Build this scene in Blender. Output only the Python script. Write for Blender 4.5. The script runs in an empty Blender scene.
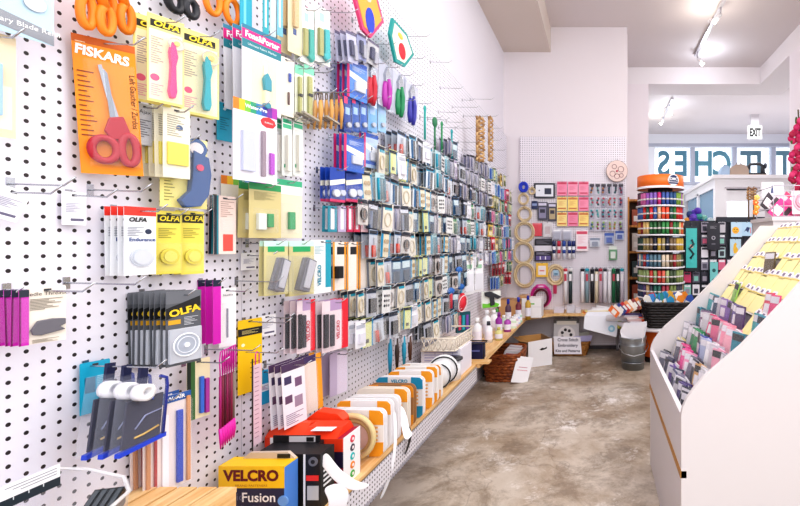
import bpy, math, random
from mathutils import Vector, Matrix
rnd = random.Random(7)
C = bpy.context.scene.collection
F, VX, HY, EYE = 443.0, 600.0, 243.0, 1.22     # measured camera: focal in pixels, vanishing point, eye height
WX, BY = -1.075, 5.09                          # pegboard surfaces, left and back
PI = math.pi
# ---------------------------------------------------------------- materials
_M = {}
def lin(c): return c/12.92 if c <= .04045 else ((c+.055)/1.055)**2.4
def rgb(h): return tuple(lin(int(h[i:i+2], 16)/255) for i in (0, 2, 4))+(1,)
def nodes(name):
    m = bpy.data.materials.new(name); m.use_nodes = True
    nt = m.node_tree; return m, nt, nt.nodes['Principled BSDF']
def col(h, rough=.45, metal=0, emit=0, var=0):
    k = (h, rough, metal, emit, var)
    if k in _M: return _M[k]
    m, nt, b = nodes('paint_'+h)
    b.inputs['Base Color'].default_value = rgb(h); b.inputs['Roughness'].default_value = rough
    b.inputs['Metallic'].default_value = metal
    if emit:
        b.inputs['Emission Color'].default_value = rgb(h); b.inputs['Emission Strength'].default_value = emit
    if var:
        n = nt.nodes.new('ShaderNodeTexNoise'); n.inputs['Scale'].default_value = 14; n.inputs['Detail'].default_value = 5
        tc = nt.nodes.new('ShaderNodeTexCoord'); nt.links.new(tc.outputs['Object'], n.inputs['Vector'])
        r = nt.nodes.new('ShaderNodeMix'); r.data_type = 'RGBA'
        c = rgb(h); r.inputs[6].default_value = tuple(x*(1-var) for x in c[:3])+(1,); r.inputs[7].default_value = tuple(min(1, x*(1+var)) for x in c[:3])+(1,)
        nt.links.new(n.outputs['Fac'], r.inputs[0]); nt.links.new(r.outputs[2], b.inputs['Base Color'])
    _M[k] = m; return m
def clear(h='f4f6ff', alpha=.07, rough=.12):
    k = ('clear', h, alpha)
    if k in _M: return _M[k]
    m, nt, b = nodes('clear_plastic')
    b.inputs['Base Color'].default_value = rgb(h); b.inputs['Alpha'].default_value = alpha; b.inputs['Roughness'].default_value = rough
    _M[k] = m; return m
def pegmat(name, h, pitch, r, axis, oa, oz, hole='2a2224'):
    """pegboard: dark round holes on a square pitch, laid out in world space on the board (axis X or Y runs along it)"""
    m, nt, b = nodes(name); N = nt.nodes; Lk = nt.links
    b.inputs['Roughness'].default_value = .4
    g = N.new('ShaderNodeNewGeometry'); s = N.new('ShaderNodeSeparateXYZ'); Lk.new(g.outputs['Position'], s.inputs[0])
    def M(op, a, bb):
        n = N.new('ShaderNodeMath'); n.operation = op
        for i, v in enumerate((a, bb)):
            if v is None: continue
            if isinstance(v, (int, float)): n.inputs[i].default_value = v
            else: Lk.new(v, n.inputs[i])
        return n.outputs[0]
    def cell(sock, o): return M('SUBTRACT', M('FRACT', M('ADD', M('DIVIDE', M('SUBTRACT', sock, o), pitch), 200.5), None), .5)
    a, z = cell(s.outputs[axis], oa), cell(s.outputs['Z'], oz)
    d = M('SQRT', M('ADD', M('MULTIPLY', a, a), M('MULTIPLY', z, z)), None)
    f = M('LESS_THAN', d, r/pitch)
    mx = N.new('ShaderNodeMix'); mx.data_type = 'RGBA'; mx.inputs[6].default_value = rgb(h); mx.inputs[7].default_value = rgb(hole)
    Lk.new(f, mx.inputs[0]); Lk.new(mx.outputs[2], b.inputs['Base Color'])
    return m
def woodmat(name, a, c, scale=6, stretch=(1, 12, 12)):
    m, nt, b = nodes(name); N = nt.nodes
    tc = N.new('ShaderNodeTexCoord'); mp = N.new('ShaderNodeMapping'); mp.inputs['Scale'].default_value = stretch
    n = N.new('ShaderNodeTexNoise'); n.inputs['Scale'].default_value = scale; n.inputs['Detail'].default_value = 6
    r = N.new('ShaderNodeValToRGB'); r.color_ramp.elements[0].position = .35; r.color_ramp.elements[1].position = .68
    r.color_ramp.elements[0].color = rgb(a); r.color_ramp.elements[1].color = rgb(c)
    nt.links.new(tc.outputs['Object'], mp.inputs[0]); nt.links.new(mp.outputs[0], n.inputs['Vector'])
    nt.links.new(n.outputs['Fac'], r.inputs[0]); nt.links.new(r.outputs[0], b.inputs['Base Color']); b.inputs['Roughness'].default_value = .5
    return m
def concrete():
    m, nt, b = nodes('polished_concrete'); N = nt.nodes; Lk = nt.links
    tc = N.new('ShaderNodeTexCoord')
    def noise(sc, det, dist=0, rough=.55):
        n = N.new('ShaderNodeTexNoise'); n.inputs['Scale'].default_value = sc; n.inputs['Detail'].default_value = det
        n.inputs['Distortion'].default_value = dist; n.inputs['Roughness'].default_value = rough; Lk.new(tc.outputs['Object'], n.inputs['Vector']); return n.outputs['Fac']
    def ramp(f, stops):
        r = N.new('ShaderNodeValToRGB'); e = r.color_ramp.elements
        e[0].position, e[0].color = stops[0][0], rgb(stops[0][1]); e[1].position, e[1].color = stops[-1][0], rgb(stops[-1][1])
        for p, c in stops[1:-1]: x = e.new(p); x.color = rgb(c)
        Lk.new(f, r.inputs[0]); return r.outputs[0]
    base = ramp(noise(1.3, 10, .25, .66), [(.34, '9a8874'), (.46, 'b3a391'), (.54, 'c9bdaf'), (.66, 'd2c7ba')])
    stain = ramp(noise(3.1, 12, .3, .78), [(.47, '000000'), (.60, 'ffffff')])
    white = ramp(noise(2.3, 12, .35, .80), [(.55, '000000'), (.63, 'ffffff')])
    def mix(f, a, c, k):
        x = N.new('ShaderNodeMix'); x.data_type = 'RGBA'; mm = N.new('ShaderNodeMath'); mm.operation = 'MULTIPLY'; mm.inputs[1].default_value = k
        Lk.new(f, mm.inputs[0]); Lk.new(mm.outputs[0], x.inputs[0]); Lk.new(a, x.inputs[6]); x.inputs[7].default_value = rgb(c); return x.outputs[2]
    c = mix(stain, base, '6b5945', .55); c = mix(white, c, 'f0ebe8', .75)
    v = N.new('ShaderNodeTexVoronoi'); v.feature = 'DISTANCE_TO_EDGE'; v.inputs['Scale'].default_value = .62
    w = N.new('ShaderNodeMapping'); nn = N.new('ShaderNodeTexNoise'); nn.inputs['Scale'].default_value = 2.4; nn.inputs['Detail'].default_value = 4
    Lk.new(tc.outputs['Object'], nn.inputs['Vector']); va = N.new('ShaderNodeVectorMath'); va.operation = 'ADD'
    Lk.new(tc.outputs['Object'], va.inputs[0]); Lk.new(nn.outputs['Color'], va.inputs[1]); Lk.new(va.outputs[0], v.inputs['Vector'])
    crack = ramp(v.outputs['Distance'], [(.0, 'ffffff'), (.005, '000000')]); c = mix(crack, c, '5c5046', .32)
    Lk.new(c, b.inputs['Base Color']); b.inputs['Roughness'].default_value = .38; b.inputs['Specular IOR Level'].default_value = .5
    bp = N.new('ShaderNodeBump'); bp.inputs['Strength'].default_value = .12; Lk.new(noise(30, 6), bp.inputs['Height']); Lk.new(bp.outputs[0], b.inputs['Normal'])
    return m
STEEL = col('b9bcc2', .25, 1); DARKSTEEL = col('55565c', .35, .8)
# ---------------------------------------------------------------- mesh builder
class MB:
    def __init__(s): s.v = []; s.f = []; s.mi = []; s.ms = []; s.sm = []
    def mat(s, m):
        if isinstance(m, str): m = col(m)
        if m not in s.ms: s.ms.append(m)
        return s.ms.index(m)
    def add(s, vs, fs, m, T=None, smooth=False):
        o = len(s.v); s.v += [tuple((T @ Vector(p)) if T else p) for p in vs]
        k = s.mat(m)
        for f in fs: s.f.append(tuple(i+o for i in f)); s.mi.append(k); s.sm.append(smooth)
        return s
    def box(s, x0, y0, z0, x1, y1, z1, m, T=None):
        return s.add([(x, y, z) for x in (x0, x1) for y in (y0, y1) for z in (z0, z1)],
            [(0, 1, 3, 2), (4, 6, 7, 5), (0, 4, 5, 1), (2, 3, 7, 6), (0, 2, 6, 4), (1, 5, 7, 3)], m, T)
    def poly(s, pts, y0, y1, m, T=None):            # outline in x,z pushed along y
        n = len(pts); vs = [(x, y0, z) for x, z in pts]+[(x, y1, z) for x, z in pts]
        return s.add(vs, [tuple(range(n)), tuple(range(2*n-1, n-1, -1))]+[(i, i+n, (i+1) % n+n, (i+1) % n) for i in range(n)], m, T)
    def polyx(s, pts, x0, x1, m, T=None):           # outline in y,z pushed along x
        n = len(pts); vs = [(x0, y, z) for y, z in pts]+[(x1, y, z) for y, z in pts]
        return s.add(vs, [tuple(range(n)), tuple(range(2*n-1, n-1, -1))]+[(i, i+n, (i+1) % n+n, (i+1) % n) for i in range(n)], m, T)
    def polyz(s, pts, z0, z1, m, T=None):
        n = len(pts); vs = [(x, y, z0) for x, y in pts]+[(x, y, z1) for x, y in pts]
        return s.add(vs, [tuple(range(n)), tuple(range(2*n-1, n-1, -1))]+[(i, i+n, (i+1) % n+n, (i+1) % n) for i in range(n)], m, T)
    def tube(s, path, r, m, n=8, closed=False, T=None, flat=1):
        P = [Vector(p) for p in path]; L = len(P); vs = []; up = None
        for i, p in enumerate(P):
            a = P[(i-1) % L] if (i or closed) else P[0]; b = P[(i+1) % L] if (i < L-1 or closed) else P[-1]
            t = (b-a).normalized()
            if up is None: up = Vector((0, 0, 1)) if abs(t.z) < .9 else Vector((0, 1, 0))
            u = (up-t*up.dot(t)).normalized(); w = t.cross(u); up = u
            rr = r[i] if isinstance(r, (list, tuple)) else r
            for k in range(n):
                q = 2*PI*k/n; vs.append(tuple(p+u*math.cos(q)*rr*flat+w*math.sin(q)*rr))
        fs = []
        for i in range(L if closed else L-1):
            j = (i+1) % L
            for k in range(n): fs.append((i*n+k, i*n+(k+1) % n, j*n+(k+1) % n, j*n+k))
        s.add(vs, fs, m, T, True)
        if not closed:
            o = len(s.v)-len(vs); mi = s.mat(m)
            for f in (tuple(range(n-1, -1, -1)), tuple((L-1)*n+k for k in range(n))): s.f.append(tuple(i+o for i in f)); s.mi.append(mi); s.sm.append(False)
        return s
    def cyl(s, a, b, r, m, n=16, r2=None, T=None): return s.tube([a, b], [r, r if r2 is None else r2], m, n, T=T)
    def lathe(s, prof, m, n=24, c=(0, 0, 0), T=None, smooth=True):
        vs = [(c[0]+r*math.cos(2*PI*k/n), c[1]+r*math.sin(2*PI*k/n), c[2]+z) for r, z in prof for k in range(n)]
        fs = [(i*n+k, i*n+(k+1) % n, (i+1)*n+(k+1) % n, (i+1)*n+k) for i in range(len(prof)-1) for k in range(n)]
        return s.add(vs, fs, m, T, smooth)
    def ball(s, c, r, m, n=10, sc=(1, 1, 1)):
        pr = [(max(1e-4, math.sin(PI*i/n))*r, -math.cos(PI*i/n)*r) for i in range(n+1)]
        T = Matrix.Translation(c) @ Matrix.Diagonal((*sc, 1)); return s.lathe(pr, m, n+4, T=T)
    def build(s, name, parent=None, loc=None, rot=None):
        me = bpy.data.meshes.new(name); me.from_pydata(s.v, [], s.f)
        for m in s.ms: me.materials.append(m)
        me.polygons.foreach_set('material_index', s.mi); me.polygons.foreach_set('use_smooth', s.sm); me.update()
        o = bpy.data.objects.new(name, me); C.objects.link(o)
        if parent: o.parent = parent
        if loc: o.location = loc
        if rot: o.rotation_euler = rot
        return o
def bevel(o, w=.002, seg=2):
    b = o.modifiers.new('bevel', 'BEVEL'); b.width = w; b.segments = seg; b.limit_method = 'ANGLE'; return o
def tag(o, label=None, cat=None, group=None, kind=None):
    if label: o['label'] = label
    if cat: o['category'] = cat
    if group: o['group'] = group
    if kind: o['kind'] = kind
    return o
def empty(name, label, cat, loc=(0, 0, 0), rot=(0, 0, 0), group=None):
    o = bpy.data.objects.new(name, None); C.objects.link(o); o.empty_display_size = .05
    o.location = loc; o.rotation_euler = rot; return tag(o, label, cat, group)
_kids = {}
def copy_tree(o, parent=None):
    c = o.copy(); C.objects.link(c)
    if parent: c.parent = parent
    for ch in list(o.children): copy_tree(ch, c)
    return c
_T = {}
def text(s, size, m, parent, loc, rot=(PI/2, 0, 0), align='CENTER', bold=0, sx=1, shear=0, name='lettering', ext=0):
    if isinstance(m, str): m = col(m)
    k = (s, round(size, 4), align, bold, shear, ext, m.name)
    if k not in _T:
        cu = bpy.data.curves.new('txt', 'FONT'); cu.body = s; cu.size = size; cu.align_x = align; cu.align_y = 'CENTER'; cu.offset = bold; cu.shear = shear; cu.extrude = ext
        cu.resolution_u = 3
        t = bpy.data.objects.new('txt', cu); C.objects.link(t); bpy.context.view_layer.update()
        me = bpy.data.meshes.new_from_object(t.evaluated_get(bpy.context.evaluated_depsgraph_get()))
        me.materials.clear(); me.materials.append(m); bpy.data.objects.remove(t); _T[k] = me
    o = bpy.data.objects.new(name, _T[k]); C.objects.link(o); o.parent = parent; o.location = loc; o.rotation_euler = rot; o.scale = (sx, 1, 1); return o
def ell(cx, cz, rx, rz, y, n=20, a0=0, a1=2*PI): return [(cx+rx*math.cos(a0+(a1-a0)*i/n), y, cz+rz*math.sin(a0+(a1-a0)*i/n)) for i in range(n)]
def Xat(px, Y): return (px-VX)*Y/F
def Zat(py, Y): return EYE-(py-HY)*Y/F
ORD = ['first', 'second', 'third', 'fourth', 'fifth', 'sixth', 'seventh', 'eighth', 'ninth', 'tenth', 'eleventh', 'twelfth', 'thirteenth', 'fourteenth', 'fifteenth', 'sixteenth', 'seventeenth', 'eighteenth', 'nineteenth', 'twentieth'] + ['twenty-'+x for x in ('first', 'second', 'third', 'fourth', 'fifth', 'sixth', 'seventh', 'eighth', 'ninth')] + ['thirtieth', 'thirty-first', 'thirty-second', 'thirty-third', 'thirty-fourth', 'thirty-fifth']
# ---------------------------------------------------------------- room shell
WALL = col('e9e6ee', .6); WALLB = col('e6dfe3', .6); CEIL = col('ddd5d6', .7); WHITE = col('eeecf0', .5)
def S(name, mb): o = mb.build(name); o['kind'] = 'structure'; return o
S('floor', MB().box(-1.3, -3, -.08, 6.2, 10.4, 0, concrete()))
S('wall_left', MB().box(-1.3, -3, 0, -1.115, 5.3, 3.9, WALL))
S('wall_back', MB().box(-1.115, 5.13, 0, .315, 5.3, 3.9, WALLB))
S('ceiling', MB().box(-1.3, -1.0, 3.72, 6.2, 10.4, 3.86, CEIL))
S('trim_bulkhead', MB().box(-1.115, -3, 3.43, -.57, 5.13, 3.72, col('d9cdc4', .6)))
S('wall_divider', MB().box(.315, 5.3, 0, .33, 6.3, 3.72, WALLB))
S('trim_pillar', MB().box(.33, 6.3, 0, .69, 6.75, 3.48, col('efe6ea', .6)))
S('trim_beam', MB().box(.315, 6.3, 3.48, 2.75, 6.76, 3.72, col('f0eaec', .6)))
S('trim_side_beam', MB().box(2.28, -1, 3.48, 2.75, 6.3, 3.72, col('f0eaec', .6)))
S('trim_side_pillar', MB().box(2.28, 4.9, 0, 2.75, 5.33, 3.48, col('f1e9ee', .6)))
S('wall_right', MB().box(5.0, 5.4, 0, 5.15, 10.4, 3.72, WALL))
S('wall_inner', MB().box(-.6, 6.75, 0, .0, 6.9, 3.72, WALL))
# the pegboards (1 inch pitch)
PEG = pegmat('pegboard_left', 'e8e6f0', .0254, .0039, 'Y', .830, 1.220)
PEGB = pegmat('pegboard_back', 'e9e4ec', .0254, .0050, 'X', 0, 1.220, '6a6070')
pb = empty('pegboard', 'white pegboard with rows of dark holes covering the long left wall', 'pegboard', (WX, 2.5, 0))
for i, (a, b) in enumerate(((-.1, 1.328), (1.330, 2.55), (2.552, 3.77), (3.772, 5.085))):
    MB().box(-.036, a-2.5, 0, 0, b-2.5, 2.445, PEG).build('panel', pb)
t = tag(MB().box(-.92, BY, .045, .302, BY+.036, 2.44, PEGB).build('pegboard'), 'tall white pegboard with small holes on the back wall', 'pegboard')
S('baseboard_back', MB().box(-1.07, 5.10, 0, .30, 5.128, .045, '4a4248'))
# window wall of the front room, with its shop lettering read from behind
fr = col('e4e6ee', .5); fm = col('aeb2c2', .5); WY = 10.16
ww = MB()
ww.box(.2, WY, 3.42, 6.2, WY+.15, 3.72, fr); ww.box(.2, WY, 0, 6.2, WY+.15, 2.62, fr)
S('wall_front', ww)
edges = [655, 691, 695, 733, 737, 771.5, 776, 814, 818, 856]
mbx = MB(); xs = [Xat(e, WY) for e in edges]
mbx.box(.2, WY, 2.62, xs[0], WY+.15, 3.42, fr)
for i in range(1, 9, 2): mbx.box(xs[i], WY, 2.62, xs[i+1], WY+.15, 3.42, fm)
mbx.box(xs[9], WY, 2.62, 6.2, WY+.15, 3.42, fr)
mbx.box(.2, WY-.03, 3.43, 6.2, WY, 3.5, fm); mbx.box(.2, WY-.04, 2.56, 6.2, WY, 2.62, fm)
S('trim_window_mullions', mbx)
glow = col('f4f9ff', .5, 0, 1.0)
S('daylight_glow_sheet', MB().box(-2, WY+1.5, 0, 9, WY+1.55, 5, glow))  # glowing sheet added outside the windows to act as daylight
gl = clear('dbeaf2', .12)
for i, s in enumerate(('SE', 'HC', 'TI', 'TS', '')):
    x0, x1 = xs[2*i], xs[2*i+1]
    w = MB().box(x0, WY+.05, 2.62, x1, WY+.06, 3.42, gl).build('window_%d' % (i+1)); w['kind'] = 'structure'
    for k, ch in enumerate(s):
        cx = x0+(x1-x0)*[(.25, .74), (.23, .72), (.36, .66), (.25, .72), (0, 0)][i][k]
        text(ch, .8, col(['4f8298', '5a8ea0', '5b7f90', '63899a'][i], .6), w, (cx, WY+.045, 3.02), (PI/2, 0, PI), bold=.02, sx=.8)
# ---------------------------------------------------------------- packs: a little kit for carded goods
# local frame of a pack: x to its right, z up, front faces -y, origin where it hangs on its hook
def pack(name, w, h, base, ops, th=.0016, parent=None):
    root = empty(name, '', '')
    X = lambda u: (u-.5)*w
    Z = lambda v: .012-v*h
    mb = MB(); sw = min(.006, w*.1)
    base_m = base if not isinstance(base, str) else col(base, .3)
    mb.poly([(X(0), Z(.02)), (X(.03), Z(0)), (X(.97), Z(0)), (X(1), Z(.02)), (X(1), Z(1)), (X(0), Z(1))], 0, th, base_m)
    mb.box(-sw, -.0004, .003, sw, 0, .0075, '3a3a40')      # the hang slot
    e = .0004; lay = 0
    for op in ops:
        k = op[0]
        if k == 'R':
            lay += 1; mb.box(X(op[1]), -e-lay*.00006, Z(op[4]), X(op[3]), 0, Z(op[2]), op[5])
        elif k == 'Q':      # printed shape
            lay += 1; mb.poly([(X(u), Z(v)) for u, v in op[1]], -e-lay*.00006, 0, op[2])
        elif k == 'D':      # printed disc
            lay += 1; mb.poly([(X(op[1])+op[3]*math.cos(i*PI/9), Z(op[2])+op[3]*math.sin(i*PI/9)) for i in range(18)], -e-lay*.00006, 0, op[4])
        elif k == 'L':      # lines of small print
            u0, v0, u1, v1, n, c = op[1:7]
            n = n*2
            for i in range(n):
                v = v0+(v1-v0)*i/max(1, n-1); hh = min((v1-v0)/max(1, n)*.2, .0011/h); r = u1-(u1-u0)*((i*37 % 10)/16)
                mb.box(X(u0), -e-.0009, Z(v+hh), X(r), 0, Z(v-hh), c)
    mb.build('card', root)
    for op in ops:
        k = op[0]
        if k == 'P':        # raised box part
            n_, u0, v0, u1, v1, c, d = op[1:8]
            o = MB().box(X(u0), -d, Z(v1), X(u1), -e*.5, Z(v0), c).build(n_, root); bevel(o, min(.0015, d*.3), 2)
        elif k == 'B':      # clear blister
            u0, v0, u1, v1, d = op[1:6]; q = .003
            b = MB(); a_ = [(X(u0), Z(v0)), (X(u1), Z(v0)), (X(u1), Z(v1)), (X(u0), Z(v1))]; i_ = [(X(u0)+q, Z(v0)-q), (X(u1)-q, Z(v0)-q), (X(u1)-q, Z(v1)+q), (X(u0)+q, Z(v1)+q)]
            vs_ = [(x, -.0008, z) for x, z in a_]+[(x, -d, z) for x, z in i_]
            b.add(vs_, [(4, 5, 6, 7)]+[(i, (i+1) % 4, (i+1) % 4+4, i+4) for i in range(4)], op[6] if len(op) > 6 else clear()); b.build('clear_blister', root)
        elif k == 'F':      # part from an outline
            n_, pts, c, y0, y1 = op[1:6]
            o = MB().poly([(X(u), Z(v)) for u, v in pts], -y1, -y0, c).build(n_, root)
            if y1-y0 > .003: bevel(o, min(.002, (y1-y0)*.3), 2)
        elif k == 'O':      # ring / loop part
            n_, u, v, rx, rz, r, c, y = op[1:9]
            MB().tube(ell(X(u), Z(v), rx, rz, -y, 22), r, c, 8, True).build(n_, root)
        elif k == 'C':      # round part facing front
            n_, u, v, r, c, y0, y1 = op[1:8]
            MB().cyl((X(u), -y0, Z(v)), (X(u), -y1, Z(v)), r, c, 24).build(n_, root)
        elif k == 'U':      # tube part through uv points
            n_, pts, r, c, y = op[1:6]
            MB().tube([(X(u), -y, Z(v)) for u, v in pts], r, c, 8).build(n_, root)
        elif k == 'T':
            s_, u, v, size, c = op[1:6]; kw = op[6] if len(op) > 6 else {}
            rot = (PI/2, kw.get('roll', 0), 0)
            text(s_, size, c, root, (X(u), -kw.get('y', .0016), Z(v)), rot, bold=kw.get('bold', 0), sx=kw.get('sx', 1), shear=kw.get('shear', 0), align=kw.get('align', 'CENTER'))
    return root
# ---------------------------------------------------------------- hooks
def _hook(L):
    m = MB(); m.tube([(0, .012, .012), (0, .004, .013), (0, 0, .006), (0, 0, 0), (0, -.01, 0), (0, -L+.022, -.003), (0, -L, .013)], .0017, STEEL, 6)
    m.box(-.006, -.0015, -.012, .006, .0, .012, STEEL); return m
_hm = {}
HK = []
def hook(P, L, label, rot, group='steel hooks on the pegboard'): HK.append((Vector(P), round(L, 2), label, rot, group))
def build_hooks():
    HK.sort(key=lambda q: q[0].length)
    far = MB()
    for i, (P, L, label, rot, group) in enumerate(HK):
        if i >= 296:
            h = _hook(L); T = Matrix.Translation(P) @ Matrix.Rotation(rot, 4, 'Z'); o = len(far.v); far.v += [tuple(T @ Vector(p)) for p in h.v]
            far.f += [tuple(k+o for k in f) for f in h.f]; far.sm += h.sm; mi = far.mat(STEEL); far.mi += [mi]*len(h.f); continue
        if L not in _hm: o = _hook(L).build('peg_hook'); _hm[L] = o.data
        else: o = bpy.data.objects.new('peg_hook', _hm[L]); C.objects.link(o)
        o.location = P; o.rotation_euler = (0, 0, rot); tag(o, label, 'hook', group)
    tag(far.build('peg_hooks'), 'steel hooks of the farthest packs on both pegboards', 'hooks', None, 'stuff')
R90 = PI/2
def wall_item(root, label, cat, wh, P, n=1, gap=.013, short=None, group=None, roll=0, hooked=True, yaw=0, tip=.05, side='left', hlabel=None, jit=.0):
    """P = hanging point of the front copy. wh = its size. copies go back towards the board"""
    base = Vector(P); d = Vector((-1, 0, 0)) if side == 'left' else Vector((0, 1, 0)); rz = R90 if side == 'left' else 0
    short = short or label
    for k in range(n):
        o = root if k == 0 else copy_tree(root)
        o.location = base+d*gap*k+Vector((0, jit*rnd.uniform(-1, 1), jit*rnd.uniform(-.6, .6)) if k else (0, 0, 0))
        o.rotation_euler = (0, roll+(rnd.uniform(-.02, .02) if k else 0), rz+yaw+(rnd.uniform(-.04, .04) if k else 0))
        o['label'] = label if k == 0 else '%s one back in the row of %s' % (ORD[k], short)
        o['category'] = cat
        if n > 1 or group: o['group'] = group or 'row of '+short
    if hooked:
        q = Vector(P); L = (P[0]-WX)+tip if side == 'left' else (BY-P[1])+tip
        if side == 'left': q.x = WX
        else: q.y = BY
        q.z += .005
        hook(q, max(.05, L), hlabel or 'steel hook carrying '+short, rz, None)
    return root
def box_on_wall(l, t, r, b, off, psi=0):
    """size and hanging point of a card that the board shows between these sight lines, turned psi towards the aisle"""
    X = WX+off; s, c = math.sin(psi), math.cos(psi); L, R = (l-VX)/F, (r-VX)/F
    a1, b1, a2, b2 = L, s-L*c, R, R*c-s; D = a1*b2-a2*b1
    Yc, a = (X*b2-X*b1)/D, (a1*X-a2*X)/D
    zt, zb = EYE-(t-HY)*Yc/F, EYE-(b-HY)*Yc/F
    return 2*a, zt-zb, (X, Yc, zt-.012)
def WI(name, label, cat, bx, off, base, ops, **kw):
    psi = kw.pop('psi', .25); w, h, P = box_on_wall(*bx, off, psi)
    return wall_item(pack(name, w, h, base, ops(w, h) if callable(ops) else ops), label, cat, (w, h), P, yaw=-psi, **kw)
def BI(name, label, cat, bx, off, base, ops, **kw):
    Y = BY-off; w = (bx[2]-bx[0])*Y/F; h = (bx[3]-bx[1])*Y/F
    P = (Xat((bx[0]+bx[2])/2, Y), Y, Zat(bx[1], Y)-.012)
    return wall_item(pack(name, w, h, base, ops(w, h) if callable(ops) else ops), label, cat, (w, h), P, side='back', tip=.02, **kw)
# common product drawings (u,v lists)
def rotary(u0, u1, v0, v1, c, w, h, blade='e9e6da'):
    U = lambda a: u0+(u1-u0)*a
    V = lambda a: v0+(v1-v0)*a
    r = (u1-u0)*w*.52
    return [('F', 'handle', [(U(.34), V(.14)), (U(.55), V(.16)), (U(.72), V(.36)), (U(.60), V(.5)), (U(.62), V(.7)), (U(.66), V(.9)), (U(.56), V(1)), (U(.28), V(1)), (U(.18), V(.9)), (U(.26), V(.7)), (U(.30), V(.5)), (U(.22), V(.3))], c, .003, .017),
            ('C', 'blade_guard', U(.62), V(.16), r*.9, blade, .008, .014), ('O', 'blade_rim', U(.62), V(.16), r*.9, r*.9, .0015, 'c8c4bc', .014), ('C', 'blade_nut', U(.62), V(.16), r*.35, 'e8c878', .014, .018)]
CARDS = 'd9d8dc'
# ---------------------------------------------------------------- near left wall, named one by one
YEL, CREAM = 'f0e48a', 'f2ead0'
# orange scissors card
def ops_fisk(w, h):
    rd = 'b0142c'
    return [('R', 0, 0, 1, .055, 'c9621a'), ('L', .05, .26, .3, .72, 7, '8a3c10'), ('L', .05, .05, .2, .1, 2, 'f6d9b0'),
        ('T', 'FISKARS', .46, .12, .0265, 'ffffff', dict(bold=.0010, sx=.82, roll=.10)),
        ('T', 'Left Gaucher / Zurdos', .86, .45, .0125, '3a1c10', dict(roll=PI/2, y=.0225, bold=.0002)),
        ('F', 'scissor_blade', [(.36, .2), (.42, .19), (.66, .60), (.56, .64)], col('c9cdd4', .2, .9), .003, .006),
        ('F', 'scissor_blade', [(.44, .22), (.50, .25), (.60, .64), (.50, .64)], col('aeb4be', .25, .9), .006, .008),
        ('F', 'scissor_handle', [(.47, .58), (.70, .56), (.80, .68), (.66, .74), (.48, .74), (.38, .68)], rd, .004, .014),
        ('O', 'scissor_handle', .36, .82, w*.2, h*.085, .0072, rd, .011), ('O', 'scissor_handle', .76, .81, w*.13, h*.11, .0072, rd, .011),
        ('B', .14, .17, .95, .95, .021)]
WI('scissors_pack', 'red handled scissors sealed on a big orange card with white lettering', 'scissors', (71, 40, 135, 174), .035, 'f2941c', ops_fisk, psi=.55, roll=-.05, tip=.085, hlabel='steel hook through the top of the big orange scissors card')
# big orange handled scissors at top edge
def orange_scissors(label, l, t, r, b, off):
    w, h, P = box_on_wall(l, t, r, b, off); root = empty('scissors', label, 'scissors', P, (0, 0, R90))
    o = 'f58a1c'
    MB().tube(ell(-w*.24, -h*.62, w*.2, h*.3, 0), .0075, o, 10, True).build('handle', root)
    MB().tube(ell(w*.24, -h*.66, w*.2, h*.26, -.008), .0075, o, 10, True).build('handle', root)
    MB().tube([(-w*.2, 0, -h*.35), (0, 0, -h*.1), (w*.05, 0, h*.1)], .009, o, 8).tube([(w*.2, -.008, -h*.42), (.0, -.008, -h*.12), (-w*.05, -.008, h*.1)], .009, o, 8).build('handle_shank', root)
    MB().poly([(-.012, h*.08), (.012, h*.08), (.006, h*1.0), (-.002, h*1.05)], -.004, 0, STEEL).build('blade', root)
    return root
orange_scissors('orange handled scissors hanging at the top, above the big orange card', 78, -22, 110, 28, .05)
orange_scissors('second pair of orange handled scissors, half behind the pair above the orange card', 100, -24, 130, 27, .03)
orange_scissors('orange handled scissors hanging above the magenta topped needle packs', 203, -28, 238, 18, .03)
w, h, P = box_on_wall(166, -22, 194, 12, .03); root = empty('scissors', 'black handled scissors at the top edge left of orange handles', 'scissors', P, (0, 0, R90))
MB().tube(ell(-w*.2, -h*.6, w*.26, h*.3, 0), .009, '1f2026', 10, True).build('handle', root); MB().tube(ell(w*.3, -h*.62, w*.2, h*.24, -.006), .008, '2a2b33', 10, True).build('handle', root)
MB().poly([(-.012, -h*.25), (.014, -h*.25), (.006, h*.8), (-.002, h*.85)], -.004, 0, STEEL).build('blade', root)
# left edge packs
WI('blade_pack', 'pale blue clear pack with a slanting grey band, top left corner', 'pack', (-34, -60, 54, 34), .06, 'bcdcee', lambda w, h: [
    ('Q', [(0, .72), (1, .86), (1, 1), (0, .9)], '8c9098'), ('T', 'Rotary Blade Refill', .62, .87, .012, 'ffffff', dict()), ('C', 'blade', .75, .6, w*.14, col('c8ccd4', .2, .9), .002, .004), ('B', .05, .1, .97, .97, .012)], tip=.03)
WI('notion_pack', 'beige carded notion cut by the left edge, under the pale blue pack', 'pack', (-26, 32, 16, 136), .04, 'efd9b4', [('R', .1, .5, .9, .92, 'f4e9d2'), ('P', 'tool', .35, .3, .6, .8, '9cc4e4', .01), ('B', .1, .1, .95, .95, .016)], tip=.05)
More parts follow.
